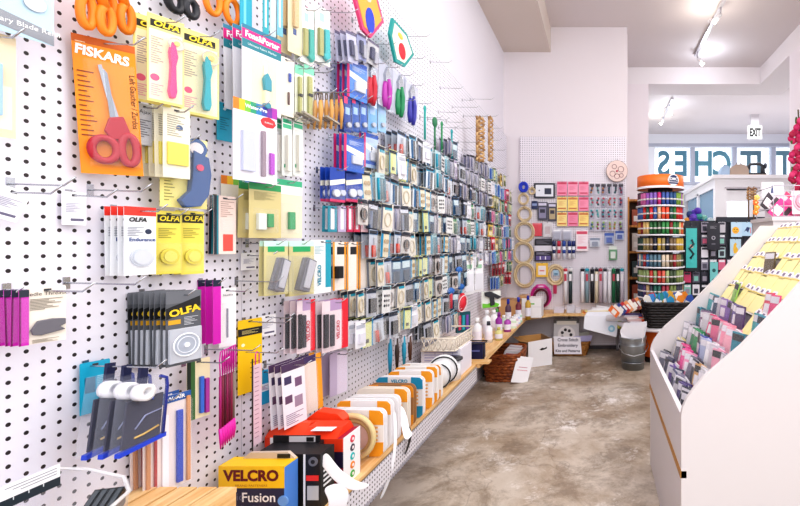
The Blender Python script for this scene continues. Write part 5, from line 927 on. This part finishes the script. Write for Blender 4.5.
pal = [['5a3a4a', 'c868a0', '8a68b8', '4a62a8', '3c5a9c', '2f5484', '7fa040', 'c8c83c', '9a58b0', 'c83a7a'], ['4a6aa8', '2f5c50', 'd8343c', 'e85a3c', '2f8c54', '3c7a3c', 'c8302c', 'e8b48c', '7a1c24'], ['c8862c', 'd8b878', '2f6a3c', '3c8c4c', '8a2c2c', 'd83a2c', 'f0a03c', '3c5c3c'], ['2a4a3c', '9c8c5c', 'c8a848', '22283c', '7a6448', 'c8a43c', 'e0c060', '3a3a48'], ['3c6a9c', 'a8343c', '5c7c8c', 'd8c8b0', '6c5438', '8c7c48', '3f5a3c', 'c86a5c'], ['5a7c4c', '8ca06c', 'c8443c', 'e0705c', '46583c', '8c9c5c', 'a8b880', '2f6a4c'], ['3c4a6c', '8c5c3c', '2c6a5c', 'a83c4c', '7c8c4c', '3c3c4c', 'c8a87c', '5c4a7c']]
sp0 = None; NS = 34
for t, ty in enumerate(tiers):
    zs = Zat(ty, TY-.24)-.406; zs = max(.02, zs)
    MB().lathe([(.001, zs-.012), (TR+.012, zs-.012), (TR+.014, zs+.004), (TR-.002, zs+.004), (TR-.002, zs), (.001, zs)], col('eceaf0', .4), 48).build('shelf', r_)
    cnt = 0
    for i in range(NS):
        a = PI+2*PI*(i+.5)/NS
        if math.sin(a) > .12: continue
        c = pal[t][(i*7+t*3) % len(pal[t])] if rnd.random() < .3 else pal[t][int(cnt*len(pal[t])/19) % len(pal[t])]
        s_ = MB(); hh = .138
        s_.cyl((0, 0, .0), (0, 0, hh), .0185, c, 10).cyl((0, 0, hh*.40), (0, 0, hh*.52), .0192, 'd8d2d0', 10).cyl((0, 0, hh*.93), (0, 0, hh), .0192, '2c2c34', 10)
        o = s_.build('thread_spool', None, (TX+(TR-.022)*math.cos(a), TY+(TR-.022)*math.sin(a), .406+zs+.001)); cnt += 1
        tag(o, 'thread spool, %s from the left on the %s shelf of the orange topped tower' % (ORD[cnt-1], ORD[t]), 'thread', 'thread spools on the %s tower shelf' % ORD[t])
# black basket of packets on the round table
BKW = col('1d181a', .5, 0, 0, .3)
cxb = .655; wicker('black woven basket on the round table, filled with colourful packets', cxb, 4.33, .47, .22, .235, BKW, 'black_basket', z=.406, rows=9)
for k in range(26):
    x = cxb-.21+.42*((k*7) % 26)/26; y = 4.26+.15*((k*11) % 26)/26; c = ['2f7fc0', '48a8d8', 'f0902c', 'f4f0ea', '2c8c8c', 'e8b03c', '3a5cb0', 'd84c3c'][k % 8]
    o = MB().box(-.035, -.004, 0, .035, .004, .12, c).box(-.03, -.005, .02, .03, -.004, .07, 'eef0f4').poly([(-.03, .12), (.03, .12), (.0, .145)], -.004, .004, c)
    tag(o.build('craft_packet', None, (x, y, .61-.02*(k % 3)), (rnd.uniform(-.4, .2), rnd.uniform(-.6, .6), rnd.uniform(-.4, .4))), '%s packet poking up in the black basket, %s of the heap' % (['blue', 'sky blue', 'orange', 'white', 'teal', 'yellow', 'royal blue', 'red'][k % 8], ORD[k]), 'packet', 'packets heaped in the black basket')
for k in range(8):
    z = .406+.013*k; c = ['e8e4ee', '2c3a80', 'f0eef4', 'c83a3c', 'e86a2c', 'f4e8dc', 'd85c3c', '28306c'][k]
    tag(MB().box(-.09, -.07, 0, .09, .07, .012, c).box(-.09, -.071, .002, .05, -.07, .010, 'f0ecf0').build('magazine', None, (Xat(640-1.0*k, 4.4), 4.42, z), (0, 0, .12*((k % 3)-1))), 'magazine in the low pile left of the black basket, %s from the bottom' % ORD[k], 'magazine')
for k in range(9):
    c = ['e87a3c', 'f4f0ea', '3c4a8c', 'c83c3c', 'e8a06c', 'f0e8dc', '8c2c2c', 'e8904c', 'd0d4e4'][k]; Y = 4.40+.025*k
    tag(MB().box(-.032, -.002, 0, .032, .002, .13, c).box(-.025, -.003, .03, .02, -.002, .09, 'f2eee8').build('pattern_leaflet', None, (Xat(618+3.4*k, Y), Y, .50+.006*k), (-.5, -.95+.06*k, .05*k-.2)), 'leaflet fanned out beside the tower, %s from the left' % ORD[k], 'leaflet')
tag(MB().tube([(-.16, 0, 0), (.0, -.05, .01), (.16, -.02, -.01)], [.028, .034, .024], 'f2f0f6', 14).build('white_bag', None, (.22, 4.62, .44), (0, 0, .2)), 'rolled white paper bag on the left rim of the round table', 'bag')
# ---------------------------------------------------------------- white card display with sloping tiers
NY, FY, XF = 1.51, 2.45, .277
UW = col('dcd6d6', .35); UI = col('dad4d8', .4)
unit = empty('card_display', 'big white slope sided display cabinet full of packets and yellow cards', 'display cabinet', (XF, (NY+FY)/2, 0)); uy = (FY-NY)/2
prof = [(0, 0), (0, .634), (.006, .66), (.02, .69), (.045, .725), (.08, .765), (.205, .87), (.36, 1.03), (.608, 1.315), (1.10, 1.315), (1.10, 0)]
MB().poly(prof, -uy, -uy+.02, UW).build('side_panel', unit); MB().poly(prof, uy-.02, uy, UW).build('side_panel', unit)
MB().box(0, -uy+.02, .442, .018, uy-.02, .632, UI).build('front_panel', unit); MB().box(.002, -uy+.02, 0, .018, uy-.02, .418, UI).build('lower_front_panel', unit)
MB().box(-.003, -uy+.0, .418, .018, uy, .442, col('b5803a', .5)).build('wood_strip', unit); MB().box(1.08, -uy+.02, 0, 1.10, uy-.02, 1.31, UW).build('back_panel', unit)
m_ = MB()
NT = 10; tier = []
for k in range(NT):
    x, z = .05+.066*k, .53+.076*k; tier.append((x, z)); m_.polyx([(-uy+.02, z), (uy-.02, z), (uy-.02, z+.006), (-uy+.02, z+.006)], x-.02, x+.05, UW); m_.box(x+.046, -uy+.02, z, x+.05, uy-.02, z+.082, UW)
m_.build('tier_steps', unit)
MB().box(.72, -uy+.02, 1.26, 1.08, uy-.02, 1.28, UW).build('top_board', unit)
def yc(h=.125, w=.066):
    m_ = MB(); m_.polyx([(-w/2, 0), (w/2, 0), (w/2, h-.018), (w*.25, h), (-w*.25, h), (-w/2, h-.018)], 0, .0015, 'f4e6a6'); m_.polyx([(-w/2, h-.026), (w/2, h-.026), (w/2, h-.018), (w*.25, h), (-w*.25, h), (-w/2, h-.018)], -.001, 0, 'efeaf0')
    m_.box(-.002, -.010, h-.022, -.001, .010, h-.008, '7c7088'); m_.box(-.0015, -w/2, h-.034, -.001, w/2, h-.031, 'd8c060'); return m_
ym = None
cols_low = [['3a3c4a', '7c7a8c', 'c9c3cc', '4a4c68', 'e8e4ea', '6c4ca0', '3f4a6c', '8c86a0', 'd8d4dc', '5c4a8c', '2c3048'], ['c8c4cc', 'e8d88c', '6a6678', 'ea3f94', 'e83c90', 'f05ca4', 'f4a0c4', '7c7488', '3c3e50', 'd4a468', 'd8d4d8'], ['b8b4c0', '5c5868', 'cdc8d2', '2c8c58', '34a468', '2f3a50', '5c6cc0', 'b8c0e0', 'f4f0f4', 'd8d0dc', 'f0a8c0'],
            ['2f8ca0', '5c6c80', '8c6c8c', 'd8d0d8', 'e83c7c', 'f0a0bc', 'f27ca0', 'f8b8cc', 'f49cb4', 'f4b0c0', 'e8dce4'], ['3caab0', '48a0b8', '3a4a68', 'ccc6d0', '9c7cc0', '8464b0', '3a3050', '6c5ca0', '584070', 'f5e7a4', 'f5e7a4'], ['e8588c', 'ea7ca0', 'c8e08c', '9cc868', 'f5e7a4', 'f0c8d4', 'd8c8d8', 'f5e7a4', 'f5e7a4', 'c8304c', 'e84c6c']]
names_low = ['charcoal and lilac', 'grey and pink', 'green and grey', 'pink and teal', 'teal and purple', 'pink and lime']
_low = {}
for k in range(NT):
    x, z = tier[k]; N = 14
    for i in range(N):
        y = -uy+.06+(2*uy-.12)*i/(N-1)
        stackn = 2 if k < 4 else 1
        for s_ in range(stackn):
            ci = cols_low[k][(N-1-i) % 11] if k < 5 or (k == 5 and i in (2, 3, 9, 10)) else 'f5e7a4'
            if k == 7 and i == 8: ci = '6a5c48'
            if ci == 'f5e7a4':
                if s_: continue
                if ym is None: o = yc().build('card_packet'); ym = o.data
                else: o = bpy.data.objects.new('card_packet', ym); C.objects.link(o)
                cat, nm, hz = 'card', 'yellow card with white charm top', 0
            else:
                key = ci
                if key not in _low:
                    m_ = MB(); m_.box(0, -.033, 0, .006, .033, .105, ci).box(-.001, -.030, .072, 0, .030, .098, 'e6e2ea' if (len(_low) % 5) else '2c2c36').box(-.002, -.022, .018, 0, .022, .06, ['f0ecf2', ci, ci][len(_low) % 3]); m_.box(-.004, -.034, .0, -.0035, .034, .105, clear('ffffff', .05, .05))
                    o = m_.build('thread_packet'); _low[key] = o.data
                else: o = bpy.data.objects.new('thread_packet', _low[key]); C.objects.link(o)
                cat, nm = 'packet', 'packet'
            o.location = (XF+x-.004+.014*s_, (NY+FY)/2+y+rnd.uniform(-.008, .008), z+.008+rnd.uniform(0, .006)); 
            o.rotation_euler = (rnd.uniform(-.07, .07), (.62 if ci == 'f5e7a4' else .22+rnd.uniform(-.12, .12)), rnd.uniform(-.3, .3)+.25 if ci != 'f5e7a4' else rnd.uniform(-.03, .03))
            if ci == 'f5e7a4': lab = 'yellow card with white top, %s from the near side, %s tier up' % (ORD[i], ORD[k])
            else: lab = '%s thread packet, %s from the near side, %s tier up' % (['front', 'second'][s_], ORD[i], ORD[k])
            tag(o, lab, cat, 'cards and packets on the %s tier of the white display' % ORD[k])
# wire rack with pink packets, on a white stand just beyond the display
TZ = 1.39
st = empty('display_stand', 'white stand beyond the sloping display, carrying the wire rack', 'stand', (1.40, 2.98, 0)); MB().box(-.31, -.19, 0, .31, .19, 1.36, UW).build('body', st); MB().box(-.32, -.2, 1.36, .32, .2, 1.385, UW).build('top_board', st)
rk = empty('wire_rack', 'white wire rack on the stand behind the display, holding pink packets', 'rack', (1.36, 2.96, TZ)); wc = col('c4c2cc', .3, .5)
for s in (-.15, .15):
    m_ = MB()
    for i in range(9): m_.tube([(-.26+.065*i, s, 0), (-.26+.065*i, s, .20)], .0028, wc, 6)
    for j in range(4): m_.tube([(-.26, s, .0+.065*j), (.26, s, .0+.065*j)], .0028, wc, 6)
    m_.build('wire_grid', rk)
for j, z in enumerate((.05, .19)):
    for s in (-.26, .26): MB().tube([(s, -.15, z), (s, .15, z)], .0035, wc, 6).build('cross_wire', rk)
pk = ['e83c90', 'f0609c', 'd83a7c', 'c8285c', 'f4a0c0', 'e8d8e0', 'f2eef2', 'b83050', 'f078a8', '3a343c', 'd8c8d0', 'c83c6c', 'f4e8ec', 'e04c8c', 'a83458', 'f08cb8', 'ece4ea', 'd04478']
for k, c in enumerate(pk):
    x = 1.12+.48*(k % 9)/9; y = 2.88+.14*(k//9); r_ = empty('ribbon_pack', '%s pack leaning in the wire rack, %s in the %s row' % ({'e': 'pink', 'f': 'pale pink', 'd': 'rose', 'c': 'crimson', 'b': 'dark red', '3': 'black', 'a': 'wine'}[c[0]], ORD[k % 9], ['front', 'back'][k//9]), 'pack', (x, y, TZ+.005+.06*(k//9)), (-.3, .7, rnd.uniform(-.4, .2)))
    MB().box(-.038, -.004, 0, .038, .004, .13, c).build('card', r_); MB().box(-.03, -.010, .02, .03, -.004, .08, ['f6f2f4', '4a3c44', c][k % 3]).build('contents', r_)
for k in range(4):
    Y = 2.74; r_ = empty('fabric_flower', 'orange fabric flower at the left end of the wire rack, %s from the bottom' % ORD[k], 'flower', (Xat(749+1.2*(k % 2), Y)+.04, Y, TZ+.02+.03*k))
    for p in range(5): MB().ball((.011*math.cos(p*1.257), -.003, .011*math.sin(p*1.257)), .009, ['f08c2c', 'f4a43c', 'e8702c', 'f6c46c'][k], 6, (1, .5, 1)).build('petal', r_)
    MB().ball((0, -.009, 0), .006, 'f6e08c', 6).build('centre', r_)
r_ = empty('paper_sign', 'white sign card with a small dark figure above the wire rack', 'sign', (Xat(776, 3.0), 3.06, TZ+.14)); MB().box(-.075, 0, 0, .075, .003, .11, 'f2f0f6').build('board', r_); MB().box(-.05, .003, -.14, .05, .006, .02, 'e4e2e8').build('stand', r_)
MB().poly([(-.012, .035), (.012, .035), (.008, .07), (-.008, .07)], -.002, 0, '3a4a78').ball((0, -.001, .08), .008, '3a4a78', 6, (1, .3, 1)).build('printed_figure', r_)
for k in range(2):
    r_ = empty('twine_bundle', 'brown twine bundle behind the wire rack, %s of two' % ['left', 'right'][k], 'twine', (Xat(755.5+5.5*k, 3.0), 3.14, TZ+.13), (0, 0, .2))
    for q in range(4): MB().tube(ell(0, .018+.02*q, .016, .010, -.01, 14), .006, ['9c7850', '8a6440', 'b08c60', '7c5a3c'][q], 6, True).build('coil', r_)
    MB().cyl((0, -.0, -.13), (0, -.0, .10), .005, '6a4c30', 8).build('core', r_)
r_ = empty('doily_pack', 'pink round doily pack at the right end of the wire rack', 'pack', (Xat(795, 2.9), 2.80, TZ+.012), (-.1, 0, 0)); MB().box(-.06, 0, 0, .06, .004, .15, 'e8d4dc').build('card', r_)
for q in (.048, .034, .018): MB().tube(ell(0, .08, q, q*1.1, -.004, 20), .005, ['d89cb0', 'f0c8d4', 'c87c98'][int(q*100) % 3], 6, True).build('lace_ring', r_)
# pink flower garland on the side pillar
r_ = empty('flower_garland', 'deep pink flower garland hanging on the white side pillar', 'flowers', (2.20, 4.98, 2.2)); rg = random.Random(5)
for k in range(11):
    t = k/10; c = Vector((-.01+.05*math.sin(k*2.1), -.12+.02*rg.random(), -.40+.74*t)); m_ = MB()
    for p in range(7): m_.ball(c+Vector((.045*math.cos(p*.9), .02*math.sin(p*1.7), .045*math.sin(p*.9))), .036, ['d42a6c', 'e8407c', 'c01f58', 'b81c4c'][(k+p) % 4], 6, (1, .7, 1))
    m_.build('blossom', r_)
for k in range(8): MB().ball((.03*math.cos(k*1.9)-.06, -.1, -.4+.11*k), .03, '4f6a34', 6, (.5, .3, 1.4)).build('leaf', r_)
MB().tube([(0, -.06, -.42), (.02, -.07, 0), (0, -.06, .5)], .008, '5a4a30', 6).build('vine', r_)
# ---------------------------------------------------------------- racks in the middle distance
GY = 4.95
gd = empty('grid_panel', 'black grid display panel full of packs, behind the white display', 'display panel', (Xat(722, GY), GY, 0))
MB().box(-.42, 0, .3, .62, .02, 1.47, col('2a2b35', .5)).build('backing', gd); MB().box(-.06, -.02, 1.45, .62, .03, 1.51, '1f2230').build('top_rail', gd)
for s in (-.40, .60): MB().box(s-.015, -.0, 0, s+.015, .03, .3, '1f2028').build('leg', gd)
m_ = MB()
for i in range(16): m_.tube([(-.42+.067*i, -.012, .3), (-.42+.067*i, -.012, 1.45)], .004, '4c4c58', 5)
m_.build('grid_wires', gd)
def GI(label, l, t, r, b, c, ops, off=.05, cat='pack', name='craft_pack', n=1, short=None):
    Y = GY-off; w, h = (r-l)*Y/F, (b-t)*Y/F; root = pack(name, w, h, c, ops); root.location = (Xat((l+r)/2, Y), Y, Zat(t, Y)-.012); tag(root, label, cat)
    hook((Xat((l+r)/2, Y), GY, Zat(t, Y)-.008), off+.02, 'hook behind the '+label.split(',')[0], 0)
GI('tall turquoise banner pack with dark scroll motif', 686, 226, 697, 271, '4fc0bc', [('R', 0, 0, 1, .05, '26343c'), ('U', 'scroll', [(.5, .3), (.7, .4), (.3, .5), (.7, .62), (.4, .72)], .012, '2c4a50', .004), ('D', .5, .45, .02, 'e8a090'), ('R', 0, .93, 1, 1, '1c2c30')], .12)
GI('black card pack with white round emblem', 707, 223, 720, 250, '2c2b35', [('D', .5, .55, .022, 'a8a6b0'), ('D', .5, .55, .012, '2c2b35'), ('L', .25, .12, .75, .2, 2, 'b8b6c0'), ('R', .35, .75, .65, .8, '6c6a76')], .12)
GI('pale blue patch pack with a yellow smiling face', 731, 222, 742, 237, 'bcd8ec', [('D', .42, .55, .038, 'f4b42c'), ('D', .3, .5, .006, '3a2a1c'), ('D', .55, .5, .006, '3a2a1c'), ('R', .3, .64, .55, .67, '8a3c1c')], .08, name='patch_pack')
GI('pale blue patch pack with a dark bird shape', 742, 222, 752, 236, 'b4d4ea', [('Q', [(.2, .7), (.5, .35), (.8, .4), (.6, .75), (.4, .6)], '2c3c6c'), ('R', .82, .4, .9, .8, 'e8706c')], .06, name='patch_pack')
GI('pale blue patch pack with a yellow duck shape', 730, 239, 741, 256, 'b8d4e4', [('Q', [(.35, .3), (.5, .2), (.62, .3), (.55, .42), (.75, .6), (.65, .85), (.35, .85), (.28, .6)], 'e8b838')], .08, name='patch_pack')
GI('turquoise patterned pack low behind the display', 710, 262, 718, 290, '7cc8c8', [('D', .5, .3, .02, '2c5c60'), ('D', .5, .65, .02, '2c5c60')], .1)
cc = ['c8c4cc', '8ccabc', '3a3a48', 'd86c8c', 'e8e4ec', '5c5868', 'a8a0b0', '2f3038', 'e0507c', '9c98a8', 'b8d0d4', '6a6878']
gi = 0
for a in range(6):
    for b in range(8):
        l = 684+8.6*b; t = 222+12.5*a
        if (b in (0, 1) and a < 4) or (b == 2 and a < 3 and False) or (b in (2, 3) and a in (0, 1) and b == 3) or (b >= 5 and a < 3) or (b >= 6 and a >= 3) or (b == 5 and a > 4): continue
        c = cc[(a*5+b*3) % 12]
        GI('%s small pack on the black grid panel, %s row down, %s across' % ({'c': 'grey', '8': 'mint', '3': 'dark', 'd': 'rose', 'e': 'pink or white', '5': 'slate', 'a': 'lilac grey', '2': 'black', '9': 'grey', 'b': 'pale blue', '6': 'slate'}[c[0]], ORD[a], ORD[b]), l, t, l+7, t+10.5, c, [('R', .1, .05, .9, .25, 'eceaf0' if a % 2 else '3c3a48'), ('R', .2, .4, .8, .85, cc[(a+b*5+4) % 12])], .03)
# yarn heap on a white table
tb = empty('yarn_stand', 'dark side stand carrying the purple and teal yarn heap', 'stand', (Xat(697, 5.6), 5.6, 0)); MB().box(-.2, -.12, 0, .2, .12, 1.42, '2c2e3a').build('body', tb); MB().box(-.22, -.14, 1.42, .22, .14, 1.44, '4a4c5c').build('top', tb)
ry = random.Random(9)
for k in range(12):
    c = ['5a3cb4', '6a4cc8', '4a34a0', '7c5cd0', '4ca8a8', '8cc8b8', 'e8a03c', '3c9cb0', '5c44b8', 'c8d8dc', '6844bc', '34508c'][k]
    r_ = empty('yarn_ball', '%s yarn ball, %s of the heap beside the black panel' % ({'5': 'purple', '6': 'violet', '4': 'indigo or teal', '7': 'light violet', '8': 'mint', 'e': 'orange', '3': 'deep teal or blue', 'c': 'white'}[c[0]], ORD[k]), 'yarn', (Xat([691, 697, 703, 694, 700, 706, 688, 709, 696, 711, 699, 692][k], 5.5), 5.55+.03*(k % 3), 1.44+[.03, .03, .03, .08, .09, .07, .03, .03, .14, .03, .16, .12][k]+.02), (ry.random()*3, ry.random()*3, 0), 'yarn balls heaped by the black grid panel')
    MB().ball((0, 0, 0), .046, c, 10).build('ball', r_)
    m_ = MB()
    for q in range(4): a = q*.8; m_.tube([Matrix.Rotation(a, 3, 'X') @ Matrix.Rotation(a*1.3, 3, 'Y') @ Vector((.047*math.cos(t*PI/8), .047*math.sin(t*PI/8), .012*math.sin(q))) for t in range(16)], .003, c, 5, True)
    m_.build('strands', r_)
# ---------------------------------------------------------------- front room: vestibule, machine, exit sign, lights
vb = col('faf8fa', .5); VY = 7.5; vx = Xat(715, VY); VT = 2.37
v = empty('entrance_vestibule', 'white boxed entrance porch built out from the street windows', 'porch', (vx, VY, 0))
dx0, dx1 = Xat(727, VY)-vx, Xat(748, VY)-vx
MB().box(0, 0, 0, dx0, .12, VT-.06, vb).build('corner_post', v); MB().box(dx1, 0, 0, 2.6, .12, VT-.06, vb).build('front_wall', v)
MB().box(dx0, 0, Zat(187, VY), dx1, .12, VT-.06, vb).build('lintel', v); MB().box(dx0, .02, 1.93, dx1, .10, Zat(195, VY)+.08, vb).build('door_head', v)
MB().box(-.05, -.05, VT-.06, 2.65, 2.6, VT, col('f2eef0', .5)).build('roof_slab', v); MB().box(dx0-.04, -.015, Zat(187, VY)-.03, dx1+.2, 0, Zat(187, VY), 'c9c2c8').build('trim_line', v)
MB().box(dx0, .05, .9, dx1, .06, 1.93, col('f0f8ff', .2, 0, .8)).build('glowing_door_glass', v); MB().box(dx0, .04, 0, dx1, .09, .9, vb).build('door_panel', v)  # door pane glows by itself, standing in for daylight through the glass
MB().box(0, .12, 0, .1, 2.6, 1.0, vb).build('side_wall', v); MB().box(.0, .12, 2.16, .1, 2.6, VT-.06, vb).box(0, 1.3, 1.0, .1, 1.42, 2.2, vb).build('side_frame', v)
MB().box(.04, .12, 1.0, .06, 1.3, 2.16, clear('86b4d4', .75)).build('side_pane', v); MB().box(.04, 1.42, 1.0, .06, 2.5, 2.16, clear('8cb8d8', .7)).build('side_pane', v)
# sewing machine and cases on the roof slab
sy = 7.75
r_ = empty('sewing_machine', 'old black sewing machine on a wooden base on the porch roof', 'sewing machine', (Xat(756, sy), sy, VT)); MB().box(-.2, -.08, 0, .2, .1, .04, '8a6a50').build('wooden_base', r_); MB().box(-.16, -.05, .04, .16, .05, .07, '26262c').build('bed', r_)
MB().tube([(.12, 0, .07), (.115, 0, .2), (.06, 0, .235), (-.1, 0, .225), (-.13, 0, .19), (-.13, 0, .13)], [.04, .032, .028, .024, .03, .024], '26262c', 10).build('arm', r_); MB().cyl((.15, 0, .2), (.175, 0, .2), .05, '33333c', 16).build('hand_wheel', r_); MB().cyl((-.13, 0, .13), (-.13, 0, .075), .004, 'c8c8cc', 6).build('needle_bar', r_); MB().cyl((.02, 0, .24), (.02, 0, .29), .005, 'a0a0a8', 6).build('spool_pin', r_)
r_ = empty('machine_case', 'brown domed sewing machine case on the porch roof', 'case', (Xat(738, sy), sy, VT)); MB().poly([(-.16, 0), (.16, 0), (.16, .12), (.12, .19), (.04, .215), (-.06, .21), (-.13, .17), (-.16, .11)], -.09, .09, col('9a8678', .5)).build('dome', r_); MB().tube([(-.04, 0, .21), (-.02, 0, .25), (.04, 0, .25), (.05, 0, .21)], .008, '4a4040', 6).build('handle', r_)
r_ = empty('machine_case', 'blue grey rounded case left of the brown domed one', 'case', (Xat(725, sy), sy+.02, VT)); MB().poly([(-.09, 0), (.06, 0), (.06, .17), (.0, .2), (-.06, .18), (-.09, .1)], -.1, .1, col('8fa0b4', .5)).build('dome', r_); MB().box(-.02, -.01, .2, .03, .01, .22, '5a6474').build('handle', r_)
# exit sign
ey = 8.6; r_ = empty('exit_sign', 'white exit sign with dark letters hanging from the front room ceiling', 'sign', (Xat(755, ey), ey, Zat(139, ey))); MB().box(-.14, 0, 0, .14, .05, .27, col('cfcaca', .5)).build('housing', r_); MB().box(-.12, -.003, .02, .12, 0, .25, 'e4e2de').build('face_plate', r_)
text('EXIT', .21, '1f1c1c', r_, (0, -.006, .12), bold=.010, sx=.50); MB().box(-.08, 0, .27, .08, .05, 3.72-Zat(139, ey), 'd8d4d8').build('ceiling_mount', r_)

# track lights
def track(label, x, y0, y1, z, heads):
    r_ = empty('track_light', label, 'light', (x, (y0+y1)/2, z)); L = (y1-y0)/2
    MB().box(-.02, -L, -.04, .02, L, -.012, col('c8c4c8', .3, .5)).build('rail', r_); MB().cyl((0, 0, -.012), (0, 0, 0), .05, 'e8e4e8', 16).build('ceiling_plate', r_)
    for k, (dy, dx, dz) in enumerate(heads):
        h_ = MB().tube([(0, dy, -.04), (0, dy, -.11)], .008, 'b8b4bc', 6).tube([(0, dy, -.11), (dx*.10, dy+.02, -.11+dz*.10)], [.018, .026], 'e4e0e4', 14).build('lamp_head', r_)
        MB().tube([(dx*.10, dy+.02, -.11+dz*.10), (dx*.115, dy+.022, -.11+dz*.115)], .022, col('fffaf0', .4, 0, 14), 14).build('bulb', h_)
        l = bpy.data.lights.new('spot_lamp', 'POINT'); l.energy = 5; l.color = (.82, .9, 1) if k == 0 else (1, .93, .8); l.shadow_soft_size = .05; o = bpy.data.objects.new('spot_lamp', l); C.objects.link(o); o.parent = r_; o.location = (dx*.16, dy+.02, -.11+dz*.2)
track('silver track light with two lamps on the main ceiling', 1.26, 4.1, 5.85, 3.72, [(.75, .7, -.7), (-.35, -.6, -.7)])
track('short track light on the front room ceiling', Xat(667, 8.2), 7.6, 8.8, 3.72, [(-.3, .2, -.9), (.4, -.6, -.7)])
build_hooks()
# ---------------------------------------------------------------- camera and light
cd = bpy.data.cameras.new('camera'); cam = bpy.data.objects.new('camera', cd); C.objects.link(cam)
cam.location = (0, 0, EYE); cam.rotation_euler = (PI/2, 0, 0)
cd.sensor_width = 36; cd.lens = F/800*36; cd.shift_x = -.25; cd.shift_y = -.0125; cd.clip_start = .02
bpy.context.scene.camera = cam
def area(loc, rot, sx, sy, e, c=(1, 1, 1)):
    l = bpy.data.lights.new('fill_area_light', 'AREA'); l.shape = 'RECTANGLE'; l.size = sx; l.size_y = sy; l.energy = e; l.color = c
    o = bpy.data.objects.new('fill_area_light', l); C.objects.link(o); o.location = loc; o.rotation_euler = rot; return o  # area lamps added to light the rooms, without fixtures of their own
area((.9, 1.6, 3.66), (0, 0, 0), 2.2, 3.6, 74, (1, .98, .97))
area((.5, -1.2, 2.6), (math.radians(68), 0, 0), 3, 2, 50, (1, .98, .98))  # added fill behind the camera, tilted into the shop
area((2.6, 7.6, 3.66), (0, 0, 0), 3.4, 1.6, 62, (.95, .98, 1))  # added over the front room, placed to brighten the porch front
area((2.2, 2.2, 2.4), (0, math.radians(70), 0), 2.2, 2.6, 22, (1, .98, .98))  # added side fill aimed at the left wall
w = bpy.data.worlds.new('world'); bpy.context.scene.world = w; w.use_nodes = True
w.node_tree.nodes['Background'].inputs[0].default_value = (.93, .95, 1, 1); w.node_tree.nodes['Background'].inputs[1].default_value = 1.0
vs = bpy.context.scene.view_settings; vs.view_transform = 'Standard'; vs.look = 'Medium High Contrast'; vs.exposure = 0; vs.gamma = 1
